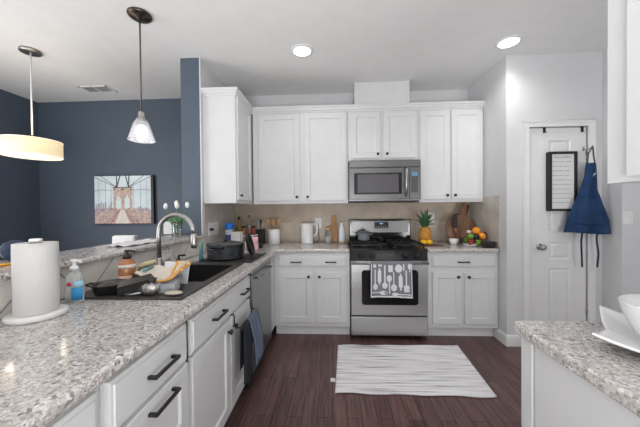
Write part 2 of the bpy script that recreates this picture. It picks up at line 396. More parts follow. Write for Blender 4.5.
# corner filler belongs to a blind corner cabinet
t = left_cab(2.575, 2.82, 'narrow white corner filler cabinet between dishwasher and back run')
bx('body', M_CAB, (-1.228, -.62, 2.575, YB - .012, .11, CT0 - .001), t)
# dishwasher
t = thing('dishwasher', (-.9, 2.265, 0), 'stainless steel dishwasher under the left counter near the corner', 'dishwasher')
bx('body', M_BLACK, (-1.2, -.63, 1.962, 2.57, .02, CT0 - .004), t)
M_DW = mat('dishwasher_steel', (.30, .30, .305), .3, 1, var=.08, scale=3, stretch=(.6, .6, 60))
dd = bx('door_panel', M_DW, (-.628, -.595, 1.964, 2.568, .115, .835), t, .006)
bx('control_panel', M_DW, (-.628, -.594, 1.964, 2.568, .838, .868), t, .006)
mb = MB(); mb.tube([(-.595, 2.06, .80), (-.57, 2.06, .80), (-.562, 2.075, .80), (-.562, 2.455, .80), (-.57, 2.47, .80), (-.595, 2.47, .80)], .009)
mb.build('handle', M_CHROME, dd)
bx('badge', mat('badge_blue', (.25, .35, .6), .4), (-.595, -.592, 2.4, 2.45, .21, .225), dd)
bx('kick_plate', M_BLACK, (-.68, -.665, 1.964, 2.568, .0, .11), t)

# island at the right
t = thing('kitchen_island', (.96, .05, 0), 'white panelled cabinet run at the right under the bowl and dish', 'cabinet')
bx('body', M_CAB, (.655, 1.27, -.9, .975, .0, CT0 - .001), t)
bx('corner_post', M_CAB, (.645, .6545, .93, .982, 0, CT0 - .001), t, .002)
bx('end_panel', M_CAB, (.648, .6545, -.9, .922, 0, CT0 - .001), t)

# ------------------------------------------------------------------ upper cabinets
ZU0, ZU1 = 1.383, 2.44
YU = 3.085; TU = FR_back(YU)
def upper(x0, x1, z0, doors, knobs, label):
    t = thing('wall_cabinet', ((x0 + x1) / 2, 3.25, z0), label, 'cabinet', 'white wall cabinets')
    bx('body', M_CAB, (x0, x1, YU, YB - .001, z0, ZU1), t)
    for i, (a, b) in enumerate(doors):
        d = panel(TU, a, b, z0 + .032, 2.385).build('door', M_CAB, t)
        if knobs: knob(TU, b - .032 if i == 0 else a + .032, z0 + .075, .02, d)
    return t
upper(-.905, .165, ZU0, [(-.838, -.375), (-.318, .146)], 1, 'tall white double-door wall cabinet left of the microwave')
upper(.168, .936, 1.845, [(.200, .523), (.560, .906)], 1, 'short white double-door wall cabinet above the microwave')
upper(.939, 1.634, ZU0, [(.955, 1.268), (1.288, 1.613)], 1, 'tall white double-door wall cabinet right of the microwave')
XU = -.925; TUL = FR_left(XU)
t = thing('wall_cabinet', (-1.08, 2.8, ZU0), 'white wall cabinet with pale end panel beside the blue wall', 'cabinet', 'white wall cabinets')
bx('body', M_CAB, (XL + .001, XU, 2.575, YB - .001, ZU0, ZU1), t)
d = panel(TUL, 2.60, 3.02, ZU0 + .032, 2.40).build('door', M_CAB, t); knob(TUL, 2.635, ZU0 + .075, .02, d)
TR = FR_right(.925)
t = thing('wall_cabinet', (1.1, 0, 1.386), 'white wall cabinet cut by the right frame edge above the bowl', 'cabinet', 'white wall cabinets')
bx('body', M_CAB, (.925, 1.274, -.9, .978, 1.386, 2.46), t)
panel(TR, .30, .90, 1.40, 2.43).build('door', M_CAB, t)
# crown moulding along the upper cabinets
def crown():
    prof = [(0, 2.40), (.008, 2.40), (.010, 2.415), (.022, 2.425), (.028, 2.44), (.036, 2.448), (.036, 2.468), (0, 2.468)]
    path = [((XL + .001, 2.575), (0, -1)), ((XU + .0, 2.575), (1, -1)), ((XU, YU), (1, -1)), ((XR - .001, YU), (0, -1))]
    mb = MB()
    mb.rings([[Vector((p[0] + o[0] * q[0], p[1] + o[1] * q[0], q[1])) for q in prof] for p, o in path], True, True, True, False)
    return tag(mb.build('crown_moulding', M_CAB), 'white stepped crown moulding running along the tops of the back cabinets', 'moulding')
crown()
t = thing('duct_cover', (.55, 3.28, 2.47), 'white box with edge strips above the microwave cabinet reaching ceiling', 'duct cover')
bx('box', M_CAB, (.255, .852, 3.15, YB - .001, 2.442, H - .001), t)
for a in (.247, .826): bx('edge_strip', M_CAB, (a, a + .034, 3.142, 3.1495, 2.47, H - .001), t)

M_MSTEEL = mat('microwave_steel', (.20, .20, .20), .35, 1, var=.1, scale=3, stretch=(3, .6, 60))
# ------------------------------------------------------------------ microwave
t = thing('microwave', (.552, 3.2, 1.41), 'stainless over-the-range microwave with dark window and handle', 'microwave')
bx('body', M_STEELD, (.172, .932, 3.03, YB - .012, 1.405, 1.842), t)
v = bx('vent_grille', M_MSTEEL, (.172, .932, 3.0, 3.0295, 1.765, 1.842), t, .004)
mb = MB()
for i in range(3): mb.box(.19, .914, 2.998, 2.9995, 1.785 + i * .016, 1.789 + i * .016)
mb.build('slots', M_STEELD, v)
d = bx('door', M_MSTEEL, (.172, .815, 3.0, 3.0295, 1.42, 1.757), t, .004)
bx('window', M_BGLASS, (.225, .735, 2.996, 2.9995, 1.475, 1.705), d)
M_MESH = mat('microwave_mesh', (.11, .105, .115), .3)
bx('screen', M_MESH, (.262, .70, 2.9945, 2.9955, 1.492, 1.688), d)
mb = MB(); mb.tube([(.775, 2.999, 1.45), (.775, 2.965, 1.465), (.775, 2.958, 1.6), (.775, 2.965, 1.735), (.775, 2.999, 1.75)], .014, 12); mb.build('handle', M_CHROME, d)
c = bx('control_panel', M_MSTEEL, (.818, .932, 3.0, 3.0295, 1.42, 1.757), t, .004)
bx('keypad', M_MESH, (.835, .905, 2.997, 2.9995, 1.49, 1.72), c)
bx('display', mat('display_blue', (.10, .22, .34), .2, emit=.35), (.84, .90, 2.9955, 2.9965, 1.665, 1.71), c)
bx('bottom_lip', M_BLACK, (.18, .925, 3.02, YB - .02, 1.392, 1.4045), t)

# ------------------------------------------------------------------ gas range
RX0, RX1 = .163, .929; RC = (RX0 + RX1) / 2
t = thing('gas_range', (RC, 3.08, 0), 'stainless gas range with black cooktop and patterned towel on its door', 'stove')
bx('body', M_BLACK, (RX0, RX1, 2.80, 3.40, .035, .895), t)
for x in (RX0 + .05, RX1 - .05):
    for y in (2.86, 3.34): MB().cyl((x, y, 0), (x, y, .036), .015).build('foot', M_BLACK, t)
bx('drawer', M_STEEL, (RX0 + .003, RX1 - .003, 2.765, 2.7995, .045, .235), t, .006)
d = bx('oven_door', M_STEEL, (RX0 + .003, RX1 - .003, 2.765, 2.7995, .247, .797), t, .008)
mb = MB(); x0, x1, z0, z1, r = .275, .832, .355, .705, .03; pts = []
for cx, cz, a0 in ((x1 - r, z1 - r, 0), (x0 + r, z1 - r, 90), (x0 + r, z0 + r, 180), (x1 - r, z0 + r, 270)):
    for i in range(6): a = math.radians(a0 + 18 * i); pts.append((cx + r * math.cos(a), 2.7645, cz + r * math.sin(a)))
mb.prism(pts, (0, -.003, 0)); mb.build('window', M_OVENGL, d)
mb = MB(); mb.tube([(RX0 + .01, 2.717, .782), (RX1 - .01, 2.717, .782)], .015, 14)
for x in (RX0 + .045, RX1 - .045): mb.box(x - .012, x + .012, 2.715, 2.766, .770, .794)
mb.build('handle', M_STEEL, d)
# front control panel, slightly sloped
mb = MB(); mb.prism([(RX0, 2.768, .797), (RX0, 2.785, .9), (RX0, 2.84, .9), (RX0, 2.80, .797)], (RX1 - RX0, 0, 0)); cp = mb.build('control_panel', M_GLOSSB, t, .004)
for x in (.272, .385, .712, .832):
    mb = MB(); mb.tube([(x, 2.775, .846), (x, 2.765, .844), (x, 2.764, .844), (x, 2.742, .841), (x, 2.738, .8405)], [.026, .026, .02, .018, .012], 20); mb.mat(1); mb.box(x - .003, x + .003, 2.734, 2.74, .828, .86)
    mb.build('knob', [M_BLACK, M_BLACK], cp)
ck = bx('cooktop', M_GLOSSB, (RX0, RX1, 2.786, 3.335, .8955, .918), t, .006)
for cx, cy in ((.33, 2.95), (.33, 3.2), (.765, 2.95), (.765, 3.2), (RC, 3.075)):
    mb = MB(); mb.lathe([(.055, .918), (.055, .926), (.04, .930), (.04, .938), (.0, .940)], (cx, cy, 0), 24); mb.build('burner', M_IRON, ck)
for x0, x1 in ((.185, .475), (.617, .907)):
    mb = MB(); y0, y1, z = 2.82, 3.30, .953; q = .007
    for x in (x0, x1): mb.box(x - q, x + q, y0, y1, z - .01, z + .004)
    for y in (y0, (y0 + y1) / 2, y1): mb.box(x0, x1, y - q, y + q, z - .01, z + .004)
    xc = (x0 + x1) / 2
    for y in (2.95, 3.2):
        for dx, dy in ((1, 0), (-1, 0), (0, 1), (0, -1)):
            a = Vector((xc + dx * .03, y + dy * .03, z)); b = Vector((xc + dx * .14, y + dy * .115, z + .004))
            mb.tube([a, b], .007, 6)
    for x in (x0, x1):
        for y in (y0 + .01, y1 - .01): mb.box(x - .008, x + .008, y - .008, y + .008, .918, z - .008)
    mb.build('grate', M_IRON, t)
bg = bx('backguard', M_GLOSSB, (.186, .918, 3.336, 3.40, .8955, 1.192), t, .008)
bx('steel_face', M_MSTEEL, (.222, .885, 3.332, 3.3355, 1.035, 1.17), bg, .001)
dp = bx('display', M_BGLASS, (.488, .655, 3.329, 3.3315, 1.085, 1.162), bg, .001)
mb = MB()
for i in range(5):
    for j in range(2): mb.box(.50 + i * .03, .515 + i * .03, 3.328, 3.3288, 1.093 + j * .014, 1.099 + j * .014)
mb.build('buttons', mat('button_grey', (.3, .3, .32), .5), dp)
bx('clock', mat('clock_blue', (.25, .42, .6), .3, emit=.3), (.55, .59, 3.328, 3.3288, 1.135, 1.15), dp)
# pot on the rear left burner
px, py, pz = .345, 3.19, .958
t = thing('saucepan', (px, py, pz), 'small steel pot with glass lid on the left rear burner', 'pot')
mb = MB(); mb.lathe([(.062, 0), (.07, .006), (.07, .075), (.074, .078), (.07, .08), (.066, .078), (.066, .01), (0, .008)], (px, py, pz), 28, cap0=True, cap1=True); mb.build('body', mat('glass_pot', (.50, .54, .58), .15, trans=.45), t)
for s in (-1, 1): MB().tube([(px + s * .069, py - .02, pz + .066), (px + s * .1, py - .014, pz + .07), (px + s * .1, py + .014, pz + .07), (px + s * .069, py + .02, pz + .066)], .005, 8).build('handle', M_CHROME, t)
mb = MB(); mb.lathe([(.074, .081), (.072, .086), (.045, .102), (.012, .108), (.012, .112)], (px, py, pz), 28, cap0=False); l = mb.build('lid', M_GLASS, t)
MB().lathe([(.006, .112), (.014, .118), (.014, .126), (.004, .13)], (px, py, pz), 16).build('lid_knob', M_BLACK, l)

# towel on the oven handle
TW0, TW1 = .358, .752
def towel_f(u, v):
    # v: 0 back bottom -> 1 front bottom
    hz, hy, r = .782, 2.717, .0195
    Lb, Lf = .16, .325; arc = PI * r; tot = Lb + arc + Lf; s_ = v * tot
    x = TW0 + (TW1 - TW0) * u
    if s_ < Lb: y, z = hy + r, hz - Lb + s_; k = (Lb - s_) / Lf
    elif s_ < Lb + arc: a = (s_ - Lb) / r; y, z = hy + r * math.cos(a), hz + r * math.sin(a); k = 0
    else: q = s_ - Lb - arc; y, z = hy - r, hz - q; k = q / Lf
    wv = .006 * k * math.sin(u * 14 + .5) + .004 * k * math.sin(u * 31)
    if s_ > Lb + arc: y += -abs(wv) - .004 * k; z += -.012 * k * k * (.3 + .7 * u) + .006 * k * math.sin(u * 3); x += (u - .5) * .012 * k
    return Vector((x, y, z))
t = thing('dish_towel', (.568, 2.717, .44), 'grey kitchen towel with white utensil print over the oven handle', 'towel')
MB().surf(towel_f, 40, 48).build('cloth', mat('towel_grey', (.23, .225, .25), .9, bump=.3, bscale=400), t, solid=.004)
def on_towel(zx, zy):       # print coordinates on the front drop
    u = (zx - 56) / 340; k = (zy - 48) / 300
    Lb, Lf = .16, .325; arc = PI * .0195; tot = Lb + arc + Lf
    v = (Lb + arc + max(0, min(1, k)) * Lf) / tot
    p = towel_f(max(0, min(1, u)), v); p.y -= .0036; return p
def blob(mb, cx, cy, rx, ry, n=16):
    C = [on_towel(cx + rx * math.cos(2 * PI * i / n), cy + ry * math.sin(2 * PI * i / n)) for i in range(n)]
    c = on_towel(cx, cy)
    for i in range(n): mb.poly([c, C[i], C[(i + 1) % n]])
def strip(mb, x0, x1, y0, y1, n=8):
    for i in range(n):
        if abs(y1 - y0) > abs(x1 - x0): a, b = y0 + (y1 - y0) * i / n, y0 + (y1 - y0) * (i + 1) / n; mb.poly([on_towel(x0, a), on_towel(x1, a), on_towel(x1, b), on_towel(x0, b)])
        else: a, b = x0 + (x1 - x0) * i / n, x0 + (x1 - x0) * (i + 1) / n; mb.poly([on_towel(a, y0), on_towel(b, y0), on_towel(b, y1), on_towel(a, y1)])
mb = MB()
strip(mb, 87, 97, 100, 235); blob(mb, 95, 255, 19, 27); strip(mb, 113, 143, 110, 212); strip(mb, 122, 134, 88, 110); strip(mb, 122, 134, 212, 236)
strip(mb, 165, 178, 60, 225); blob(mb, 172, 243, 23, 28); strip(mb, 200, 237, 62, 124); blob(mb, 208, 182, 21, 31); strip(mb, 204, 213, 205, 315)
strip(mb, 240, 249, 124, 240); blob(mb, 245, 262, 25, 31); blob(mb, 285, 92, 30, 37); strip(mb, 281, 289, 52, 60); strip(mb, 285, 315, 160, 258); strip(mb, 294, 306, 138, 160); strip(mb, 294, 306, 258, 284)
strip(mb, 342, 352, 110, 240); strip(mb, 325, 370, 240, 298); strip(mb, 362, 392, 54, 96); strip(mb, 372, 380, 96, 124); strip(mb, 322, 333, 54, 112)
strip(mb, 64, 140, 300, 308); blob(mb, 160, 308, 32, 18); blob(mb, 255, 320, 28, 14); strip(mb, 280, 384, 315, 324); strip(mb, 76, 100, 54, 84); strip(mb, 118, 148, 54, 72); strip(mb, 58, 394, 334, 347, 30); strip(mb, 58, 64, 50, 340, 12); strip(mb, 388, 394, 50, 340, 12)
mb.build('print', mat('towel_print', (.80, .80, .82), .9), t)

# ------------------------------------------------------------------ pantry door things
t = thing('hanging_chart', (2.10, 2.66, 1.28), 'black framed paper list hanging on the pantry door', 'framed sign')
fx0, fx1, fz0, fz1 = 1.998, 2.246, 1.278, 1.828
mb = MB(); q = .022
mb.box(fx0, fx1, 2.65, 2.695, fz0, fz0 + q); mb.box(fx0, fx1, 2.65, 2.695, fz1 - q, fz1); mb.box(fx0, fx0 + q, 2.65, 2.695, fz0 + q, fz1 - q); mb.box(fx1 - q, fx1, 2.65, 2.695, fz0 + q, fz1 - q)
mb.build('frame', M_BLACK, t)
pp = bx('paper', mat('list_paper', (.70, .70, .70), .6), (fx0 + q, fx1 - q, 2.662, 2.694, fz0 + q, fz1 - q), t)
rnd = random.Random(3); M_PENC = mat('pencil_grey', (.32, .31, .31), .7)
for i in range(11):
    mb = MB(); z = fz1 - .05 - i * .042; x = fx0 + .035; e = fx1 - .04 - rnd.random() * .04
    if i == 0: x, e = fx0 + .05, fx1 - .05
    while x < e:
        l = .008 + rnd.random() * .016; h = .0035 if i else .006
        mb.box(x, min(x + l, e), 2.6612, 2.6618, z - h, z + h * rnd.random()); x += l + .006
    mb.build('written_line', M_PENC, pp)
for x in (1.985, 2.325):
    mb = MB(); mb.box(x - .011, x + .011, 2.693, 2.6985, 2.015, DZ + .003); mb.box(x - .011, x + .011, 2.6935, 2.735, DZ - .002, DZ + .002); mb.box(x - .011, x + .011, 2.681, 2.6985, 2.015, 2.021)
    tag(mb.build('over_door_hook', M_BLACK), 'black over-door hook at the %s end of the pantry door top' % ('knob' if x < 2.1 else 'hinge'), 'hook', 'over-door hooks')
mb = MB(); mb.box(2.331, 2.341, 2.694, 2.6995, 1.835, 1.875); mb.tube([(2.336, 2.695, 1.85), (2.336, 2.64, 1.845), (2.336, 2.61, 1.85), (2.336, 2.600, 1.87)], .005, 8)
tag(mb.build('apron_hook', M_CHROME), 'small metal hook on the pantry door carrying the apron', 'hook')
t = thing('apron', (2.26, 2.60, 1.07), 'blue denim apron hanging on the pantry door', 'apron')
def lerp(a, b, k): return a + (b - a) * k
def pw(tab, k):
    for (a, x), (b, y) in zip(tab, tab[1:]):
        if k <= b: return lerp(x, y, (k - a) / (b - a))
    return tab[-1][1]
def apron_f(u, v):
    z = lerp(1.075, 1.71, v)
    l = pw([(0, 2.11), (.42, 2.185), (.62, 2.238), (.8, 2.272), (1, 2.285)], v); r = pw([(0, 2.488), (.2, 2.475), (.5, 2.412), (.62, 2.378), (.85, 2.372), (1, 2.368)], v)
    x = lerp(l, r, u); fold = (1 - v) * .018
    y = 2.610 - .024 * math.sin(u * PI) + 1.5 * fold * math.sin(u * 11 + 1.3) + .006 * math.sin(u * 23 + v * 9) * (1 - v * .5)
    return Vector((x, y, z + .02 * (1 - v) * math.sin(u * 5 + 1) * .4))
ab = MB().surf(apron_f, 44, 36).build('cloth', M_DENIM, t, solid=.004)
def off(p, d): return Vector((p.x, p.y - d, p.z))
mb = MB().surf(lambda u, v: off(apron_f(.12 + .72 * u, .12 + .38 * v), .005), 20, 12); mb.build('pocket', M_DENIM, ab, solid=.003)
mb = MB()
for i in range(5): 
    a = .42 + i * .09; mb.poly([off(apron_f(a, .80 + .012 * i), .004), off(apron_f(a + .06, .80 + .012 * i), .004), off(apron_f(a + .06, .825 + .012 * i), .004), off(apron_f(a, .825 + .012 * i), .004)])
mb.build('stitched_mark', mat('thread_white', (.75, .75, .75), .8), ab)
mb = MB(); a, b = apron_f(.05, 1), apron_f(.75, 1)
mb.tube([a, Vector((2.30, 2.606, 1.79)), Vector((2.334, 2.605, 1.858)), Vector((2.340, 2.605, 1.855)), Vector((2.345, 2.606, 1.79)), b], .006, 8); mb.build('neck_strap', mat('strap_grey', (.10, .10, .11), .8), t)
for x in (2.25, 2.388):
    mb = MB().surf(lambda u, v, x=x: Vector((x + .016 * (u - .5) + .006 * math.sin(v * 7 + x * 9), 2.612 + .004 * math.sin(v * 9), lerp(1.10, .765, v))), 2, 16); mb.build('tie', M_NAVY, t, solid=.003)
# switch on the wall behind the apron
def plate_thing(name, label, cat, c, n, wd=.072, ht=.115, kind='outlet', group=None):
    c = Vector(c); n = Vector(n); u = Vector((n.y, -n.x, 0)) * -1
    t = thing(name, c, label, cat, group)
    def P(a, d, b): return c + u * a + n * d + Vector((0, 0, b))
    mb = MB()
    def ring(i, d): return [P(-wd / 2 + i, d, -ht / 2 + i), P(wd / 2 - i, d, -ht / 2 + i), P(wd / 2 - i, d, ht / 2 - i), P(-wd / 2 + i, d, ht / 2 - i)]
    mb.rings([ring(0, .0005), ring(0, .003), ring(.004, .006)], smooth=False); mb.build('plate', M_PLAST, t)
    gangs = max(1, round(wd / .07))
    for g in range(gangs):
        a0 = (g - (gangs - 1) / 2) * .046
        if kind == 'outlet':
            for s in (-.02, .02):
                mb = MB(); mb.prism([P(a0 - .016, .0061, s - .013), P(a0 + .016, .0061, s - .013), P(a0 + .016, .0061, s + .013), P(a0 - .016, .0061, s + .013)], n * .002)
                mb.mat(1); 
                for q in (-.006, .006): mb.prism([P(a0 + q - .0012, .0082, s - .003), P(a0 + q + .0012, .0082, s - .003), P(a0 + q + .0012, .0082, s + .007), P(a0 + q - .0012, .0082, s + .007)], n * .0004)
                mb.build('socket', [M_PLAST, M_BLACK], t)
        else:
            mb = MB(); mb.prism([P(a0 - .015, .0061, -.032), P(a0 + .015, .0061, -.032), P(a0 + .015, .0061, .032), P(a0 - .015, .0061, .032)], n * .003); mb.build('rocker', M_PLAST, t)
    return t
plate_thing('light_switch', 'white switch plate on the right wall beside the apron', 'light switch', (2.552, 2.515, 1.215), (0, -1, 0), kind='switch')
plate_thing('wall_outlet', 'white outlet plate on beige tile above the electric kettle', 'outlet', (-.19, YB - .01, 1.147), (0, -1, 0), wd=.078, ht=.13)
plate_thing('wall_outlet', 'pale outlet plate on tile beside the pineapple', 'outlet', (1.19, YB - .01, 1.21), (0, -1, 0))
plate_thing('wall_outlet', 'wide white outlet plate on the left tile beside the blue-capped bottle', 'outlet', (XL + .008, 2.76, 1.13), (1, 0, 0), wd=.23, ht=.13)
tag(MB().box(XL + .0175, XL + .045, 2.655, 2.695, 1.115, 1.14).build('plug_charger', M_BLACK, bev=.004), 'small black charger plugged into the white plate left of the blue cap', 'charger')
plate_thing('wall_outlet', 'white outlet plate on the low bar tile behind the faucet', 'outlet', (XL + .008, 1.97, .985), (1, 0, 0), wd=.115, ht=.072)
plate_thing('light_switch', 'square white double switch plate on blue wall framed by the faucet arch', 'light switch', (-2.12, YB, 1.10), (0, -1, 0), wd=.125, ht=.16, kind='switch')
plate_thing('light_switch', 'narrow tall white switch plate on blue wall right of the tulips', 'light switch', (-1.83, YB, 1.16), (0, -1, 0), wd=.06, ht=.24, kind='switch')

# ------------------------------------------------------------------ ceiling things
for x, y, lab in ((-.272, 2.49, 'round recessed ceiling light above the range side of kitchen'), (1.527, 2.478, 'round recessed ceiling light nearest the pantry door')):
    t = thing('recessed_light', (x, y, H - .012), lab, 'ceiling light', 'recessed ceiling lights')
    mb = MB(); mb.lathe([(.078, H - .004), (.078, H - .009), (.098, H - .006), (.1, H - .0005)], (x, y, 0), 32, cap0=False, cap1=False); mb.build('trim_ring', M_TRIM, t, solid=.002)
    MB().lathe([(.077, H - .006), (.05, H - .008), (0, H - .009)], (x, y, 0), 32, cap0=False, cap1=False).build('lens', mat('lamp_lens', (1, .98, .95), .5, emit=6), t)
    lamp('downlight', 'SPOT', (x, y, H - .03), 10 if x < 0 else 19, (1, .985, .965), spot_size=math.radians(150), spot_blend=.9, shadow_soft_size=.09)
t = thing('ceiling_vent', (-2.74, 3.11, H - .01), 'white slatted ceiling vent above the dining area', 'vent')
mb = MB(); x0, x1, y0, y1 = -2.91, -2.57, 3.02, 3.19
mb.box(x0, x1, y0, y0 + .02, H - .008, H - .0005); mb.box(x0, x1, y1 - .02, y1, H - .008, H - .0005); mb.box(x0, x0 + .02, y0, y1, H - .008, H - .0005); mb.box(x1 - .02, x1, y0, y1, H - .008, H - .0005); mb.box(-2.75, -2.74, y0, y1, H - .008, H - .0005)
mb.build('frame', M_TRIM, t)
bx('duct', mat('duct_grey', (.14, .14, .14), .7), (x0 + .02, x1 - .02, y0 + .02, y1 - .02, H - .002, H - .0005), t)
mb = MB()
for i in range(9):
    y = y0 + .03 + i * .0145; mb.prism([(x0 + .02, y, H - .007), (x0 + .02, y + .008, H - .003), (x0 + .02, y + .009, H - .0035), (x0 + .02, y + .001, H - .0078)], (x1 - x0 - .04, 0, 0))
mb.build('slats', M_TRIM, t)

# small glass pendant over the bar
x, y = -1.402, 1.96
t = thing('pendant_light', (x, y, H), 'bronze pendant with small white glass cone shade above the bar', 'pendant lamp')
MB().lathe([(.078, H - .001), (.08, H - .012), (.07, H - .022), (.02, H - .028), (.012, H - .04), (0, H - .04)], (x, y, 0), 32).build('canopy', mat('bronze', (.09, .075, .066), .35, 1), t)
MB().cyl((x, y, 2.04), (x, y, H - .035), .0055).build('rod', mat('bronze_rod', (.13, .115, .105), .4, .7), t)
MB().lathe([(.008, 2.045), (.018, 2.04), (.022, 2.02), (.02, 2.0), (.034, 1.985), (.04, 1.965)], (x, y, 0), 24).build('socket', mat('nickel_grey', (.42, .4, .38), .3, .9), t)
mb = MB(); mb.lathe([(.036, 1.968), (.048, 1.958), (.086, 1.834), (.088, 1.83)], (x, y, 0), 36, cap0=False, cap1=False)
sh = mb.build('glass_shade', mat('frosted_glass', (.90, .90, .93), .25, trans=.8), t, solid=.004)
MB().ball((x, y, 1.90), (.036, .036, .045), 16).build('bulb', mat('bulb_white', (1, .97, .93), .4, emit=3), t)
lamp('pendant_glow', 'POINT', (x, y, 1.83), .6, (1, .96, .9), shadow_soft_size=.04)
# drum pendant in the dining area
x, y = -2.675, 2.33
t = thing('drum_lamp', (x, y, H), 'warm glowing cream drum pendant above the dining area', 'pendant lamp')
MB().lathe([(.075, H - .001), (.075, H - .02), (.06, H - .026), (0, H - .026)], (x, y, 0), 28).build('canopy', M_CHROME, t)
MB().cyl((x, y, 2.0), (x, y, H - .02), .006).build('rod', M_TRIM, t)
ds = MB().lathe([(.200, 1.812), (.200, 1.948)], (x, y, 0), 48, cap0=False, cap1=False).build('drum_shade', mat('cream_fabric', (.95, .76, .47), .8, emit=.5, bump=.2, bscale=300), t, solid=.003)
mb = MB()
for z in (1.812, 1.948): mb.tube([(x + .201 * math.cos(a * PI / 24), y + .201 * math.sin(a * PI / 24), z) for a in range(48)], .004, 6, closed=True)
mb.build('shade_rim', mat('rim_cream', (.95, .85, .68), .6, emit=.5), ds)
MB().lathe([(.195, 1.818), (0, 1.818)], (x, y, 0), 48, cap0=False, cap1=False).build('diffuser', mat('diffuser', (1, .93, .82), .6, emit=.6), t, solid=.003)
lamp('drum_glow', 'POINT', (x, y, 2.08), 2, (1, .85, .65), shadow_soft_size=.12)
lamp('drum_down', 'AREA', (x, y, 1.80), 4, (1, .9, .75), shape='DISK', size=.38)

# ------------------------------------------------------------------ bridge picture
t = thing('wall_picture', (-2.68, YB - .02, 1.16), 'canvas picture of a stone bridge tower with cables on the blue wall', 'picture')
a0, a1, b0, b1 = -3.06, -2.315, 1.162, 1.77; yp = 3.385
bx('frame', M_BLACK, (a0 - .006, a1 + .03, yp + .004, YB - .0005, b0 - .006, b1 + .006), t)
cv = bx('canvas', mat('picture_sky', (.66, .76, .80), .7, var=.12, scale=4), (a0, a1, yp, yp + .0035, b0, b1), t)
def Pq(u, v, k=1): return Vector((lerp(a0, a1, u), yp - .0006 * k, lerp(b0, b1, v)))
mb = MB()
mb.mat(0)                                     # deck and lower structure
mb.poly([Pq(0, 0), Pq(1, 0), Pq(1, .2), Pq(.58, .31), Pq(.4, .31), Pq(0, .2)])
mb.mat(6); mb.poly([Pq(0, .2), Pq(.4, .31), Pq(.4, .33), Pq(0, .31)]); mb.poly([Pq(1, .2), Pq(.58, .31), Pq(.58, .33), Pq(1, .29)])
mb.mat(1); mb.poly([Pq(.36, 0, 2), Pq(.62, 0, 2), Pq(.525, .32, 2), Pq(.475, .32, 2)])
mb.mat(2)
for u, q in ((.2, .455), (.28, .465), (.70, .535), (.79, .545)): mb.poly([Pq(u - .02, 0, 3), Pq(u + .02, 0, 3), Pq(q + .004, .31, 3), Pq(q - .004, .31, 3)])
mb.mat(3)                                     # tower legs and arches
for u0, u1 in ((.335, .385), (.475, .535), (.625, .675)): mb.poly([Pq(u0, .28, 3), Pq(u1, .28, 3), Pq(u1 - .005, .72, 3), Pq(u0 + .005, .72, 3)])
mb.poly([Pq(.33, .70, 3), Pq(.68, .70, 3), Pq(.675, .745, 3), Pq(.335, .745, 3)])
for c0, c1 in ((.385, .475), (.535, .625)):
    c = (c0 + c1) / 2; n = 8
    arc = [(c0, .50)] + [(lerp(c0, c, math.sin(i / n * PI / 2)), .50 + .11 * math.sin(i / n * PI / 2) ** .8) for i in range(1, n)] + [(c, .625)]
    for (p, q), (r_, s_) in zip(arc, arc[1:]):
        mb.poly([Pq(p, q, 3), Pq(r_, s_, 3), Pq(r_, .70, 3), Pq(p, .70, 3)]); mb.poly([Pq(2 * c - p, q, 3), Pq(2 * c - p, .70, 3), Pq(2 * c - r_, .70, 3), Pq(2 * c - r_, s_, 3)])
mb.mat(4); mb.poly([Pq(.325, .745, 4), Pq(.685, .745, 4), Pq(.685, .765, 4), Pq(.325, .765, 4)])
def cable(u0, v0, u1, v1, wd=.006):
    d = Vector((u1 - u0, v1 - v0)); d.normalize(); nx, ny = -d.y * wd / 2, d.x * wd / 2
    mb.poly([Pq(u0 - nx, v0 - ny, 4), Pq(u1 - nx, v1 - ny, 4), Pq(u1 + nx, v1 + ny, 4), Pq(u0 + nx, v0 + ny, 4)])
for u, v in ((.0, .98), (.12, 1), (.40, 1), (.46, 1), (.56, 1), (.62, 1), (.88, 1), (1, .98)): cable(u, v, .40 if u < .5 else .61, .76, .011 if u in (0, .12, .88, 1) else .02)
for i in range(8): cable(i / 8 * .33, .69 + .02 * math.sin(i / 8 * PI), (i + 1) / 8 * .33, .69 + .02 * math.sin((i + 1) / 8 * PI), .008); cable(1 - i / 8 * .32, .69 + .02 * math.sin(i / 8 * PI), 1 - (i + 1) / 8 * .32, .69 + .02 * math.sin((i + 1) / 8 * PI), .008)
for u in (.08, .2, .3, .70, .82, .93): cable(u, .3, u, .9, .004)
mb.mat(5)                                     # skyline
rnd = random.Random(5)
for i in range(9): u = .02 + i * .033; h = .32 + rnd.random() * .14; mb.poly([Pq(u, .27, 2), Pq(u + .02, .27, 2), Pq(u + .02, h, 2), Pq(u, h, 2)])
for i in range(5): u = .76 + i * .045; h = .31 + rnd.random() * .05; mb.poly([Pq(u, .27, 2), Pq(u + .03, .27, 2), Pq(u + .03, h, 2), Pq(u, h, 2)])
PC = lambda n, c, v=.3: mat(n, c, .7, var=v, scale=30)
mb.build('print', [PC('pic_deck', (.52, .40, .36)), PC('pic_planks', (.74, .68, .62), .1), PC('pic_rail', (.42, .25, .23)), PC('pic_stone', (.56, .42, .35)), PC('pic_cable', (.16, .14, .15)), PC('pic_city', (.38, .36, .38)), PC('pic_side', (.50, .37, .42))], cv)

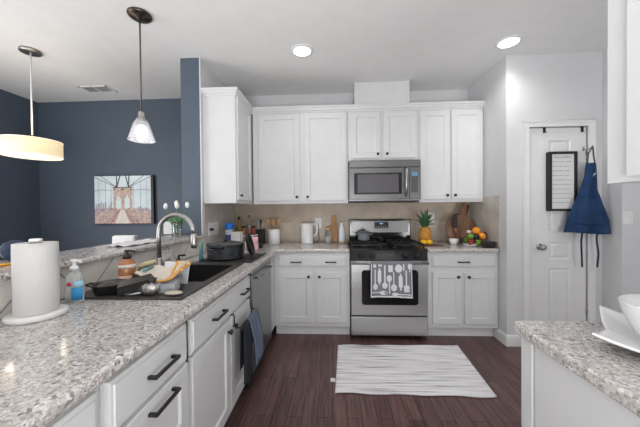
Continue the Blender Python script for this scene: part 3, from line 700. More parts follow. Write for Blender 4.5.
# ------------------------------------------------------------------ sink and faucet
t = thing('kitchen_sink', (-.92, 1.61, .7), 'black composite drop-in sink with drainboard in the left counter', 'sink')
BX0, BX1, BY0, BY1, BZ = -1.085, -.712, 1.462, 1.944, .70
mb = MB(); mb.plate([[(SX0, SY0), (SX1, SY0), (SX1, SY1), (SX0, SY1)], [(BX0, BY0), (BX1, BY0), (BX1, BY1), (BX0, BY1)]], .9145, .924); mb.build('rim', M_SINKR, t, bev=.004)
mb = MB(); e = .012
def rr(x0, x1, y0, y1, z): return [Vector((x0, y0, z)), Vector((x1, y0, z)), Vector((x1, y1, z)), Vector((x0, y1, z))]
mb.rings([rr(BX0 - .002, BX1 + .002, BY0 - .002, BY1 + .002, .914), rr(BX0 - .002, BX1 + .002, BY0 - .002, BY1 + .002, .70), ][::-1] + [], cap0=True, cap1=False, smooth=False)
mb.build('basin', M_SINK, t, solid=.004)
MB().lathe([(.045, .7035), (.04, .706), (.02, .704), (0, .704)], (-.9, 1.76, 0), 24).build('drain', M_CHROME, t)
fx, fy = -1.128, 1.72
t = thing('faucet', (fx, fy, .924), 'tall brushed nickel gooseneck faucet behind the sink', 'faucet')
MB().lathe([(.028, .9245), (.028, .932), (.021, .938), (.02, 1.0), (.016, 1.01)], (fx, fy, 0), 24).build('base', M_CHROME, t)
pts = [(fx, fy, 1.0), (fx, fy, 1.16)]; r = .116
for i in range(1, 14): a = PI - PI * i / 14; pts.append((fx + r + r * math.cos(a), fy, 1.17 + r * math.sin(a)))
pts.append((fx + 2 * r, fy, 1.16)); MB().tube(pts, .0135, 14).build('gooseneck', M_CHROME, t)
MB().tube([(fx + 2 * r, fy, 1.165), (fx + 2 * r + .001, fy, 1.15), (fx + 2 * r + .001, fy, 1.1), (fx + 2 * r + .001, fy, 1.072)], [.015, .018, .021, .018], 18).build('spray_head', M_CHROME, t)
MB().tube([(fx, fy + .018, .965), (fx, fy + .04, .97), (fx + .01, fy + .10, .985)], [.012, .008, .006], 12).build('lever', M_CHROME, t)
x, y = -1.12, 1.93
t = thing('soap_pump', (x, y, .924), 'small black pump standing on the sink rim right of the faucet', 'soap pump')
MB().lathe([(.018, .9245), (.018, .955), (.008, .96), (.008, .985)], (x, y, 0), 18).build('body', M_BLACK, t)
MB().tube([(x, y, .983), (x, y, .99), (x + .05, y, .992)], .007, 10).build('spout', M_BLACK, t)

# ------------------------------------------------------------------ paper towels
x, y = -1.122, .982
t = thing('towel_holder', (x, y, .9145), 'round white marble paper towel stand on the left counter', 'paper towel holder')
MB().lathe([(.084, .9145), (.088, .918), (.088, .930), (.084, .934), (0, .934)], (x, y, 0), 48).build('base', M_MARBLE, t)
MB().cyl((x, y, .934), (x, y, 1.205), .009).build('post', M_TRIM, t)
MB().lathe([(.016, 1.196), (.019, 1.199), (.019, 1.206), (.016, 1.209), (0, 1.209)], (x, y, 0), 20).build('cap', M_MARBLE, t)
t = thing('paper_towel_roll', (x, y, .935), 'thick white paper towel roll on its marble stand', 'paper towel')
mb = MB(); mb.lathe([(.063, .936), (.0635, 1.0), (.0635, 1.15), (.063, 1.193), (.02, 1.193), (.02, 1.0), (.02, .936)], (x, y, 0), 64, cap0=False, cap1=False)
mb.surf(lambda u, v: Vector((x + (.0635 + .004 * u) * math.cos(-1.0 - u * .8), y + (.0635 + .004 * u) * math.sin(-1.0 - u * .8), lerp(.936, 1.193, v))), 8, 2)
mb.build('roll', M_PAPER, t)
MB().lathe([(.0198, .937), (.0198, 1.192), (.0185, 1.192), (.0185, .937)], (x, y, 0), 24, cap0=False, cap1=False).build('core', mat('cardboard', (.45, .34, .22), .8), t)
# bottles on the counter
x, y = -1.130, 1.142
t = thing('sanitizer_bottle', (x, y, .9145), 'clear pump bottle with blue and red label beside the paper towels', 'bottle')
M_CLEARP = mat('clear_plastic', (.93, .96, .97), .12, trans=.75, ior=1.3)
MB().lathe([(.030, .9145), (.034, .92), (.034, 1.02), (.028, 1.04), (.014, 1.052), (.013, 1.06)], (x, y, 0), 28, sx=1.1, sy=.8).build('bottle', M_CLEARP, t)
def label_patch(name, c, r, z0, z1, a0, a1, m, parent, sx=1, sy=1):
    mb = MB(); mb.surf(lambda u, v: Vector((c[0] + r * sx * math.cos(lerp(a0, a1, u)), c[1] + r * sy * math.sin(lerp(a0, a1, u)), lerp(z0, z1, v))), 14, 2); return mb.build(name, m, parent, solid=.0006)
label_patch('label', (x, y), .0352, .93, .985, -1.3, -.1, mat('label_blue', (.03, .28, .60), .4), t, 1.1, .8)
label_patch('label_top', (x, y), .0352, .99, 1.012, -1.1, 0, mat('label_pale', (.35, .62, .78), .4), t, 1.1, .8)
label_patch('label_dot', (x, y), .0358, .992, 1.008, -1.75, -1.25, mat('label_red', (.7, .05, .12), .4), t, 1.1, .8)
mb = MB(); mb.lathe([(.016, 1.058), (.016, 1.072), (.006, 1.075), (.006, 1.092), (.012, 1.094), (.012, 1.102), (0, 1.103)], (x, y, 0), 18); mb.tube([(x, y, 1.096), (x + .03, y - .005, 1.096), (x + .036, y - .006, 1.09)], .005, 8); mb.build('pump', M_PLAST, t)
x, y = -1.062, 1.36
t = thing('soap_bottle', (x, y, .925), 'amber soap bottle with black pump behind the dishes', 'bottle')
MB().lathe([(.035, .925), (.038, .93), (.038, 1.035), (.032, 1.055), (.016, 1.066), (.016, 1.07)], (x, y, 0), 28).build('bottle', mat('amber', (.50, .20, .085), .2, trans=.25), t)
label_patch('label', (x, y), .0387, .95, .985, -2.2, -.4, mat('label_cream', (.66, .45, .34), .5), t)
label_patch('shoulder', (x, y), .0386, 1.022, 1.04, -2.9, .6, mat('pale_soap', (.68, .60, .55), .3), t)
mb = MB(); mb.lathe([(.019, 1.068), (.019, 1.084), (.007, 1.088), (.007, 1.102), (.012, 1.104), (.012, 1.112), (0, 1.113)], (x, y, 0), 18); mb.tube([(x, y, 1.106), (x + .034, y + .004, 1.106), (x + .04, y + .004, 1.099)], .005, 8); mb.build('pump', M_BLACK, t)

# ------------------------------------------------------------------ washed dishes on the drainboard
ZD = .9245
def rotm(rx=0, ry=0, rz=0): return Matrix.Rotation(rz, 3, 'Z') @ Matrix.Rotation(ry, 3, 'Y') @ Matrix.Rotation(rx, 3, 'X')
M_NONST = mat('nonstick_black', (.014, .013, .013), .3)
c = Vector((-1.055, 1.243, ZD + .006))
t = thing('oval_pan', c, 'black oval pan lying open nearest the sanitizer bottle', 'pan')
Mx = rotm(.06, -.04, .2)
mb = MB(); mb.lathe([(.058, 0), (.064, .004), (.072, .036), (.079, .04), (.079, .044), (.070, .043), (.060, .008), (0, .006)], c, 32, M=Mx, sx=1.0, sy=.72); mb.build('body', M_NONST, t)
for s_ in (-1, 1):
    MB().tube([c + Mx @ Vector((s_ * p[0], p[1], p[2])) for p in ((.072, -.02, .04), (.092, -.015, .045), (.092, .015, .045), (.072, .02, .04))], .0045, 8).build('handle', M_NONST, t)
def rq(hx, hy, z): return [Mx @ Vector(p) for p in ((-hx, -hy, z), (hx, -hy, z), (hx, hy, z), (-hx, hy, z))]
Mx = Matrix.Translation(c + Vector((.005, 0, .011))) @ rotm(.25, .1, .2).to_4x4(); mb = MB()
mb.rings([rq(.034, .022, 0), rq(.044, .030, .03), rq(.041, .027, .03), rq(.032, .020, .003)], smooth=False)
tag(mb.build('glass_dish', mat('smoky_glass', (.50, .47, .45), .1, trans=.7), bev=.002), 'small clear glass dish sitting in the black oval pan', 'dish')
# loaf pan tipped on its side over the board
Mx = Matrix.Translation((-.928, 1.240, ZD + .047)) @ rotm(.36, -.22, .30).to_4x4(); mb = MB()
mb.rings([rq(.066, .028, .018), rq(.072, .034, -.017), rq(.079, .041, -.017), rq(.079, .041, -.020), rq(.070, .032, -.020), rq(.063, .025, .015)], smooth=False, cap0=True, cap1=True)
tag(mb.build('loaf_pan', M_NONST, bev=.002), 'black rectangular loaf pan tipped on its side in front of the cloths', 'pan')
c = Vector((-.848, 1.222, ZD + .026))
t = thing('strainer', c, 'crumpled looking steel strainer below the draped cloth', 'strainer')
mb = MB(); mb.ball(c, (.042, .024, .026), 32, fn=lambda v: 1 + .16 * math.sin(v.x * 13 + v.z * 9) * math.sin(v.y * 11 + v.x * 5 + 2)); mb.build('bowl', mat('steel_mesh', (.42, .41, .40), .38, .9, var=.6, scale=50), t)
MB().tube([c + Vector((-.03, -.015, -.012)), c + Vector((-.07, -.024, -.018)), c + Vector((-.10, -.022, -.02))], .005, 8).build('handle', M_STEEL, t)
mb = MB(); Mx = Matrix.Translation((-.835, 1.415, ZD + .058)) @ rotm(-.10, .10, .08).to_4x4(); mb.box(-.065, .065, -.004, .004, -.054, .056, Mx)
tag(mb.build('cutting_board', mat('pale_plastic', (.60, .61, .64), .4), bev=.003), 'pale grey plastic cutting board standing upright behind the cream cloth', 'cutting board')
mb = MB(); Mx = Matrix.Translation((-.795, 1.28, ZD + .024)) @ rotm(.06, -.10, .15).to_4x4()
mb.rings([rq(.040, .028, -.021), rq(.046, .034, .018), rq(.049, .037, .02), rq(.043, .031, .02), rq(.037, .025, -.017)], smooth=False)
tag(mb.build('food_box', mat('grey_plastic', (.42, .43, .46), .35)), 'light grey plastic food box on the drainboard right of the strainer', 'food container')
mb = MB(); mb.ball((-.735, 1.222, ZD + .010), (.042, .025, .009), 20); tag(mb.build('scrub_sponge', mat('cream_sponge', (.50, .45, .37), .9, bump=.6, bscale=200)), 'oval cream sponge on the sink corner nearest the camera', 'sponge')
M_CREAM = mat('cream_cloth', (.64, .57, .49), .9, bump=.4, bscale=300); M_ORG = mat('orange_cloth', (.68, .34, .08), .9); M_TEAL = mat('teal_cloth', (.17, .40, .42), .9, bump=.4, bscale=300)
def drape(u, v):
    x = lerp(-.99, -.758, u); y = lerp(1.315, 1.445, v)
    back = lerp(1.0, 1.042, min(1, max(0, u))); front = 1.0 - .048 * math.sin(PI * min(1, max(0, u)) ** 1.3) + .02 * u
    k = min(1, max(0, v)); k = k * k * (3 - 2 * k)
    return Vector((x - .02 * v, y - .02 * math.sin(PI * u) * (1 - v), lerp(front, back, k) + .006 * math.sin(u * 13 + v * 5) + .004 * math.sin(v * 14 - u * 6)))
t = thing('drying_cloth', (-.87, 1.38, .98), 'cream cloth with orange border draped over the dishes', 'cloth')
MB().surf(drape, 30, 22).build('cloth', M_CREAM, t, solid=.004)
mb = MB()
mb.surf(lambda u, v: drape(lerp(.30, 1, u), lerp(-.06, .07, v)) + Vector((0, -.002, .004 - .012 * (1 - v))), 24, 4); mb.surf(lambda u, v: drape(lerp(.93, 1.05, u), v) + Vector((0, 0, .004 - .015 * u)), 4, 20)
mb.surf(lambda u, v: drape(lerp(.74, .81, u), v) + Vector((0, -.001, .0035)), 3, 20)
mb.build('orange_border', M_ORG, t, solid=.003)
def teal(u, v):
    return Vector((lerp(-1.10, -.965, u), lerp(1.365, 1.445, v), .948 + .056 * u + .012 * math.sin(v * 4) + .007 * math.sin(u * 15 + v * 8)))
tag(MB().surf(teal, 20, 14).build('teal_cloth', M_TEAL, solid=.006), 'crumpled teal dishcloth between amber soap bottle and cream cloth', 'cloth')
mb = MB(); mb.tube([(-1.125, 1.52, .985), (-1.09, 1.53, 1.0), (-1.03, 1.54, 1.02)], [.012, .018, .012], 10); mb.box(-1.135, -1.115, 1.505, 1.535, .925, .985)
tag(mb.build('dish_brush', mat('pale_straw', (.66, .56, .36), .8)), 'straw coloured scrub brush leaning behind the cream cloth', 'brush')
# things in the far basin
t = thing('sink_bowl', (-.83, 1.85, .705), 'white bowl lying in the dark sink basin', 'bowl')
MB().lathe([(.03, .7065), (.05, .72), (.072, .765), (.068, .767), (.046, .725), (0, .714)], (-.80, 1.66, 0), 28).build('body', M_CERAM, t)
mb = MB(); mb.tube([(-.76, 1.84, .716), (-.742, 1.89, .80), (-.735, 1.93, .88)], [.012, .008, .006], 8); tag(mb.build('wooden_spoon', M_WOODL), 'wooden spoon standing in the dark sink basin', 'spoon', 'wooden spoons')
mb = MB(); mb.tube([(-.95, 1.76, .718), (-.88, 1.78, .722), (-.80, 1.78, .718)], [.012, .016, .008], 8); tag(mb.build('bottle_brush', mat('pink_brush', (.5, .36, .32), .8)), 'pale pink brush lying at the bottom of the sink', 'brush')

# ------------------------------------------------------------------ drying mat and pot
MX0, MX1, MY0, MY1 = -1.05, -.618, 2.045, 2.47
tag(bx('drying_mat', mat('black_rubber', (.02, .02, .022), .6, bump=.5, bscale=80), (MX0, MX1, MY0, MY1, .9145, .921), bev=.002), 'black drying mat on the counter past the sink', 'mat')
c = (-.885, 2.21, .9215)
t = thing('stock_pot', c, 'ribbed black pot on the drying mat', 'pot')
prof = [(.128, 0), (.138, .006)]
for i in range(7): z = .012 + i * .014; prof += [(.144, z), (.144, z + .008), (.141, z + .0095), (.141, z + .0125)]
prof += [(.150, .112), (.150, .118), (.142, .118), (.134, .01), (0, .008)]
MB().lathe(prof, c, 44, cap0=True).build('body', mat('pot_black', (.028, .032, .038), .28), t)
mb = MB(); mb.tube([Vector(c) + Vector(p) for p in ((-.05, -.14, .105), (-.045, -.165, .108), (.035, -.165, .108), (.04, -.14, .105))], .006, 8); mb.build('handle', M_BLACK, t)
l = MB().lathe([(.15, .1185), (.146, .124), (.08, .137), (.02, .141), (0, .141)], c, 40).build('lid', mat('pot_lid', (.05, .05, .052), .3), t)
MB().lathe([(.01, .141), (.022, .150), (.022, .158), (0, .16)], c, 18).build('lid_knob', M_BLACK, l)
t = thing('skillet', (-.70, 2.20, .9215), 'black skillet standing on edge right of the ribbed pot', 'pan')
Mx = rotm(0, 1.32, .15); c = (-.715, 2.26, .9215 + .103)
MB().lathe([(.08, 0), (.085, .004), (.098, .028), (.102, .03), (.096, .03), (.08, .008), (0, .006)], c, 32, M=Mx).build('body', M_NONST, t)
MB().tube([Vector(c) + Mx @ Vector((-.09, 0, .025)), Vector(c) + Mx @ Vector((-.13, .02, .03)), Vector(c) + Mx @ Vector((-.16, .03, .035))], .008, 8).build('handle', M_BLACK, t)
mb = MB(); mb.tube([(-1.035, 2.10, .9215), (-1.03, 2.08, .97), (-1.01, 2.06, 1.05), (-1.0, 2.055, 1.075)], [.02, .014, .008, .006], 12)
tag(mb.build('scrub_brush', mat('teal_plastic', (.10, .36, .38), .4)), 'teal handled brush standing left of the ribbed pot', 'brush')

# ------------------------------------------------------------------ left corner of the counter
def bottle(name, x, y, prof, m, label, cap=None, capm=None, n=24, cat='bottle'):
    t = thing(name, (x, y, .9145), label, cat)
    MB().lathe([(r, .9145 + z) for r, z in prof], (x, y, 0), n).build('bottle', m, t)
    if cap: MB().lathe([(r, .9145 + z) for r, z in cap], (x, y, 0), n).build('cap', capm, t)
    return t
M_BLUEP = mat('blue_plastic', (.01, .16, .62), .35)
b = bottle('spray_bottle', -1.10, 2.85, [(.04, 0), (.043, .005), (.043, .18), (.032, .2), (.032, .205)], mat('milky_plastic', (.68, .74, .82), .3, trans=.3), 'tall milky bottle with wide bright blue cap by the left tile', [(.044, .205), (.045, .21), (.045, .26), (.04, .266), (0, .266)], M_BLUEP)
label_patch('label', (-1.10, 2.85), .0436, .9645, 1.06, -2.6, .2, mat('label_navy', (.05, .08, .22), .5), b)
t = thing('tissue_box', (-1.0, 2.80, .9145), 'white carton beside the blue-capped bottle', 'box')
bx('carton', mat('carton_white', (.74, .75, .74), .6), (-1.05, -.955, 2.76, 2.86, .9145, 1.09), t, .002)
bx('print_band', mat('carton_green', (.25, .36, .30), .6), (-1.045, -.96, 2.7585, 2.7595, .95, .99), t)
bottle('glass_bottle', -1.0, 3.20, [(.036, 0), (.038, .005), (.038, .19), (.03, .24), (.013, .29), (.013, .34)], M_GLASS, 'tall clear glass bottle standing in the counter corner', [(.016, .34), (.016, .375), (0, .376)], M_STEEL)
bottle('oil_bottle', -1.10, 3.15, [(.03, 0), (.032, .005), (.032, .2), (.014, .25), (.014, .30)], mat('oil', (.42, .34, .10), .1, trans=.5), 'narrow oil bottle behind the milky bottle', [(.016, .30), (.016, .325), (0, .326)], M_BLACK)
# tiered shelf with jars
t = thing('spice_stand', (-.93, 2.98, .9145), 'two-tier white spice stand holding small spice jars in the corner', 'stand')
mb = MB(); mb.box(-1.02, -.845, 2.93, 3.03, 1.035, 1.045); mb.build('shelf', M_PLAST, t)
mb = MB()
for xx in (-1.012, -.853):
    for yy in (2.937, 3.023): mb.cyl((xx, yy, .9145), (xx, yy, 1.036), .005, n=8)
mb.build('legs', M_BLACK, t)
jc = [(.30, .10, .05), (.42, .16, .07), (.22, .05, .04)]
for i in range(3):
    x = -.985 + i * .053; t = thing('spice_jar', (x, 2.98, 1.0455), ['rust red spice jar at the left on the spice stand', 'orange brown spice jar in the middle of the spice stand', 'dark maroon spice jar at the right on the spice stand'][i], 'jar', 'spice jars')
    MB().lathe([(.022, 1.0455), (.024, 1.049), (.024, 1.11), (.02, 1.118), (.02, 1.12)], (x, 2.98, 0), 18).build('jar', mat('spice_%s' % 'abc'[i], jc[i], .25), t)
    MB().lathe([(.0225, 1.1202), (.0225, 1.142), (0, 1.1425)], (x, 2.98, 0), 18).build('lid', M_BLACK if i != 1 else M_STEEL, t)
# pink packet, black little box
mb = MB(); x, y = -.79, 2.63
mb.rings([[Vector((x + a * w_ * .5, y + b * d_, z)) for a, b in ((-1, -.5), (-.3, -1), (.3, -1), (1, -.5), (1, .5), (.3, 1), (-.3, 1), (-1, .5))] for w_, d_, z in ((.10, .022, .9145), (.118, .03, .95), (.112, .026, 1.0), (.112, .012, 1.035), (.115, .004, 1.055))], smooth=True)
tag(mb.build('snack_bag', mat('pink_foil', (.72, .42, .48), .4, var=.35, scale=18)), 'pink and white packet standing beside the drying mat', 'packet')
tag(MB().box(-.835, -.755, 2.845, 2.905, .9145, .958).build('timer', M_BLACK, bev=.006), 'small black box on the counter in front of the dark utensil holder', 'box')
bottle('white_cup', -.865, 2.74, [(.026, 0), (.03, .004), (.034, .085), (.031, .085), (.026, .008), (0, .006)], M_CERAM, 'small white cup between pink packet and black box', cat='cup')
# dark utensil holder
x, y = -.868, 3.2
t = thing('knife_holder', (x, y, .9145), 'dark square holder of utensils left of the white crock', 'utensil holder')
mb = MB(); Mx = Matrix.Translation((x, y, 0)); 
mb.rings([rq(.05, .05, .9145), rq(.053, .053, 1.09), rq(.046, .046, 1.09), rq(.044, .044, .925)], smooth=False); mb.build('body', mat('holder_black', (.03, .027, .026), .5), t)
for i, (dx, dy, h) in enumerate(((-.02, 0, .06), (.005, .015, .075), (.025, -.01, .05))):
    mb = MB(); mb.tube([(x + dx * .6, y + dy, .93), (x + dx, y + dy, 1.10), (x + dx * 1.3, y + dy, 1.10 + h)], [.005, .005, .007], 8); mb.ball((x + dx * 1.35, y + dy, 1.11 + h), (.014, .006, .02), 12)
    tag(mb.build('utensil', [M_STEEL, M_BLACK, M_WOODL][i]), ['steel spoon in the dark utensil holder', 'black spoon in the dark utensil holder', 'pale wooden spoon in the dark utensil holder'][i], 'utensil', 'utensils in the dark holder')
# white crock with wooden spoons
x, y = -.712, 3.25
tag(MB().lathe([(.066, .9145), (.071, .92), (.071, 1.085), (.068, 1.089), (.065, 1.085), (.064, .925), (0, .922)], (x, y, 0), 36).build('utensil_crock', M_CERAM), 'white ceramic crock of wooden spoons on the back counter', 'crock')
for i, (dx, dy, h, w_) in enumerate(((-.05, .0, .10, .022), (-.03, .03, .115, .02), (-.005, -.02, .09, .024), (.02, .02, .12, .019), (.045, 0, .105, .022))):
    mb = MB(); a = Vector((x + dx * .5, y + dy * .5, .93)); b = Vector((x + dx * 1.25, y + dy, 1.085 + h - .03)); 
    mb.tube([a, b], [.0055, .006], 8); mb.ball(b + Vector((dx * .15, 0, .022)), (w_, .007, .032), 14)
    tag(mb.build('wooden_spoon', M_WOOD if i % 2 else M_WOODL), ['pale wooden spoon leaning furthest left in the white crock', 'brown wooden spoon second from left in the white crock', 'pale wooden spoon in the middle of the white crock', 'tallest brown wooden spoon in the white crock', 'pale wooden spoon leaning furthest right in the white crock'][i], 'spoon', 'wooden spoons')
# electric kettle
x, y = -.318, 3.26
t = thing('electric_kettle', (x, y, .9145), 'tall white electric kettle jug on the back counter', 'kettle')
MB().lathe([(.072, .9145), (.075, .919), (.073, .935), (.071, 1.14), (.068, 1.152), (.04, 1.156), (0, 1.156)], (x, y, 0), 36).build('body', M_CERAM, t)
MB().tube([(x + .066, y, 1.142), (x + .11, y, 1.145), (x + .123, y, 1.125), (x + .120, y, 1.05), (x + .105, y, 1.02), (x + .07, y, 1.0)], [.012, .013, .013, .012, .011, .01], 10).build('handle', M_CERAM, t)
mb = MB(); mb.prism([(x - .071, y - .015, 1.10), (x - .085, y, 1.148), (x - .066, y + .0, 1.148), (x - .066, y + .0, 1.10)], (0, .02, 0)); mb.build('spout', M_CERAM, t)
mb = MB(); mb.tube([(x + .11, y + .08, .92), (x + .14, y + .10, .95), (x + .13, YB - .03, 1.05), (x + .128, YB - .025, 1.13)], .004, 8)
tag(mb.build('power_cord', M_BLACK), 'black cord rising from counter to outlet behind the kettle', 'cord')
# jar of salt, board, white bottle
x, y = -.07, 3.27
t = thing('salt_jar', (x, y, .9145), 'clear glass jar half full of white salt with wooden lid', 'jar')
MB().lathe([(.035, .9145), (.037, .92), (.037, 1.05), (.03, 1.065), (.03, 1.07)], (x, y, 0), 24).build('jar', M_GLASS, t)
MB().lathe([(.033, .918), (.034, .922), (.034, .995), (0, 1.0)], (x, y, 0), 24).build('salt', mat('salt_white', (.8, .8, .79), .9), t)
MB().lathe([(.033, 1.0705), (.033, 1.09), (.02, 1.1), (.012, 1.115), (0, 1.117)], (x, y, 0), 20).build('lid', M_WOODL, t)
t = thing('wooden_board', (.005, 3.34, .9145), 'narrow wooden paddle board standing against the tile', 'cutting board')
mb = MB(); Mx = Matrix.Translation((.005, 3.33, .9155)) @ rotm(-.14, 0, 0).to_4x4(); mb.box(-.045, .045, -.008, .008, 0, .23, Mx); mb.box(-.027, .027, -.008, .008, .2295, .33, Mx); mb.build('board', M_WOOD, t, bev=.003)
b = bottle('milk_bottle', .095, 3.27, [(.036, 0), (.039, .005), (.039, .155), (.03, .19), (.02, .215), (.019, .225)], mat('pale_bottle', (.74, .77, .80), .25), 'white bottle with tan base next to the range', [(.02, .225), (.02, .243), (0, .244)], M_PLAST)
label_patch('base_band', (.095, 3.27), .0396, .918, .935, -3, .1, M_WOODL, b)

# ------------------------------------------------------------------ right counter
x, y = 1.03, 3.17
t = thing('pineapple', (x, y, .93), 'ripe pineapple with green crown standing right of the range', 'pineapple')
def pinef(a, z): return 1 + .05 * abs(math.sin(a * 5 + z * 75)) * abs(math.sin(a * 5 - z * 75))
def pine_mat():
    m_ = mat('pineapple_skin', (.55, .25, .04), .55, var=.35, scale=45, bump=.8, bscale=70); return m_
MB().lathe([(.03, .9155), (.05, .925), (.064, .96), (.068, 1.01), (.063, 1.06), (.05, 1.095), (.025, 1.11), (0, 1.112)], (x, y, 0), 60, fn=pinef).build('fruit', pine_mat(), t)
M_LEAF = mat('pineapple_leaf', (.055, .15, .06), .5, var=.3, scale=20)
rnd = random.Random(2)
for ring_n, tilt, ln in ((6, .16, .20), (8, .55, .18), (9, .95, .145), (8, 1.3, .10)):
    for i in range(ring_n):
        a = 2 * PI * (i + rnd.random() * .4) / ring_n + tilt; L0 = ln * (.9 + .25 * rnd.random()); mb = MB()
        def leaf(u, v, a=a, L0=L0, tilt=tilt):
            s_ = v * L0; th = tilt * (.40 + .55 * v); rr_ = .014 + s_ * math.sin(th); zz = 1.10 + s_ * math.cos(th)
            wd = .026 * (1 - v) ** .7 * (u - .5) * 2
            return Vector((x + rr_ * math.cos(a) - wd * math.sin(a), y + rr_ * math.sin(a) * .85 + wd * math.cos(a), zz + abs(u - .5) * .006))
        mb.surf(leaf, 2, 6).build('leaf', M_LEAF, t, solid=.0015)
def blb(name, c, r, m, label, cat, group, fn=None, stem=None):
    o = MB().ball(c, r, 24, fn=fn).build(name, m); tag(o, label, cat, group); return o
M_LEM = mat('lemon_yellow', (.90, .50, .02), .4, bump=.2, bscale=250)
tag(bx('serving_board', M_WALNUT2, (.955, 1.16, 2.96, 3.10, .9145, .922), bev=.002), 'thin dark brown board under the two lemons', 'board')
lem = lambda v: 1 + .14 * max(0, abs(v.x) - .8) * 5
blb('lemon', (.972, 3.03, .9225 + .028), (.032, .028, .028), M_LEM, 'yellow lemon directly before the pineapple, left of its pair', 'lemon', 'lemons', lem)
blb('lemon', (1.035, 3.035, .9225 + .028), (.032, .028, .028), M_LEM, 'yellow lemon right of its pair on the dark board', 'lemon', 'lemons', lem)
# round boards
def round_board(cx, y, r, lean, hw, hl, ang, m, label, th=.016):
    mb = MB(); pts = []; n = 44; g = math.asin(hw / r)
    for i in range(n + 1): a = PI / 2 + g + (2 * PI - 2 * g) * i / n; pts.append((r * math.cos(a), r * math.sin(a)))
    pts += [(hw, r + hl * .3), (hw * .85, r + hl - hw), (hw * .5, r + hl), (-hw * .5, r + hl), (-hw * .85, r + hl - hw), (-hw, r + hl * .3)]
    Mx = Matrix.Translation((cx, y, .9155 + r * math.cos(lean))) @ rotm(-lean, 0, 0).to_4x4() @ rotm(0, ang, 0).to_4x4()
    mb.prism([Mx @ Vector((a, 0, b)) for a, b in pts], Mx.to_3x3() @ Vector((0, th, 0)))
    return tag(mb.build('round_board', m, bev=.003), label, 'cutting board', 'round wooden boards')
round_board(1.455, 3.215, .168, .24, .03, .165, .22, M_WALNUT, 'round walnut board with handle, in front of its darker twin')
round_board(1.462, 3.26, .158, .24, .02, .16, .42, M_WALNUT2, 'darker round board with thin handle behind the walnut board')
t = thing('kitchen_knife', (1.375, 3.18, .9145), 'black-handled knife leaning upright against the round walnut board', 'knife')
mb = MB(); mb.prism([(1.385, 3.17, .916), (1.358, 3.178, 1.09), (1.392, 3.178, 1.09), (1.398, 3.176, .96)], (0, .004, 0)); mb.build('blade', mat('steel_red_reflection', (.5, .20, .18), .25, .7), t)  # steel blade with a red reflection put into its colour
mb = MB(); Mx = Matrix.Translation((1.374, 3.186, 1.165)) @ rotm(-.06, -.03, 0).to_4x4(); mb.box(-.02, .02, -.012, .012, -.075, .08, Mx); mb.build('handle', M_BLACK, t, bev=.006)
tag(MB().lathe([(.03, .9145), (.034, .917), (.052, .975), (.05, .978), (.045, .97), (.03, .925), (0, .922)], (1.325, 3.11, 0), 30).build('small_bowl', M_CERAM), 'small white bowl between the knife and the fruit basket', 'bowl')
# fruit basket
bxc, byc = 1.452, 3.0
t = thing('fruit_basket', (bxc, byc, .9145), 'low white basket with dark wire heaped with fruit', 'basket')
MB().lathe([(.065, .9145), (.07, .916), (.085, .945), (.082, .946), (.066, .922), (0, .92)], (bxc, byc, 0), 36).build('dish', M_CERAM, t)
mb = MB()
for r, z in ((.095, .952), (.103, .972), (.108, .992)): mb.tube([(bxc + r * math.cos(a * PI / 16), byc + r * math.sin(a * PI / 16), z) for a in range(32)], .003, 6, closed=True)
for i in range(20): a = 2 * PI * i / 20; mb.tube([(bxc + .078 * math.cos(a), byc + .078 * math.sin(a), .932), (bxc + .095 * math.cos(a), byc + .095 * math.sin(a), .952), (bxc + .108 * math.cos(a), byc + .108 * math.sin(a), .992)], .002, 5)
mb.build('wire', M_BLACK, t)
M_OR = mat('orange_peel', (.90, .33, .02), .45, bump=.3, bscale=300); M_LIME = mat('lime_green', (.16, .34, .03), .4, bump=.2); M_AVO = mat('avocado_skin', (.025, .018, .022), .5, bump=.6, bscale=120); M_APP = mat('apple_red', (.5, .06, .03), .3, var=.3)
G = 'fruit in the basket'
for c, r, m_, nm, lab, cat in (
    ((1.425, 2.94, .962), .034, M_APP, 'apple', 'red apple low at the left of the fruit basket', 'apple'),
    ((1.492, 2.925, .960), .033, M_LIME, 'lime', 'bright green lime low at the front of the fruit basket', 'lime'),
    ((1.53, 2.985, .965), .035, M_APP, 'apple', 'red apple low at the right of the fruit basket', 'apple'),
    ((1.415, 3.01, .965), .035, M_LIME, 'lime', 'green lime at the back left of the fruit basket', 'lime'),
    ((1.47, 3.04, .968), .036, M_OR, 'orange', 'orange hidden low at the back of the fruit basket', 'orange'),
    ((1.432, 2.955, 1.020), (.031, .031, .028), M_LIME, 'lime', 'green lime at the upper left of the fruit heap', 'lime'),
    ((1.485, 2.95, 1.018), (.036, .03, .030), M_AVO, 'avocado', 'dark avocado in the middle of the fruit heap', 'avocado'),
    ((1.545, 2.955, 1.022), .037, M_OR, 'orange', 'orange at the right of the fruit heap', 'orange'),
    ((1.51, 3.0, 1.072), .041, M_OR, 'orange', 'largest orange crowning the fruit heap', 'orange'),
    ((1.59, 3.02, 1.035), (.04, .032, .028), M_AVO, 'avocado', 'dark avocado at the far right of the fruit heap', 'avocado'),
    ((1.44, 3.01, 1.062), (.024, .026, .02), mat('garlic_pink', (.75, .55, .55), .6), 'garlic_bulb', 'pale pink garlic bulb at the upper left of the fruit heap', 'garlic')):
    blb(nm, c, r, m_, lab, cat, G)
tag(MB().lathe([(.06, .9145), (.068, .917), (.082, .968), (.086, .972), (.081, .974), (.074, .968), (.058, .924), (0, .921)], (1.556, 2.85, 0), 36, sx=.84, sy=.7).build('black_bowl', mat('bowl_black', (.022, .022, .024), .4)), 'low black bowl at the right end of the back counter', 'bowl')

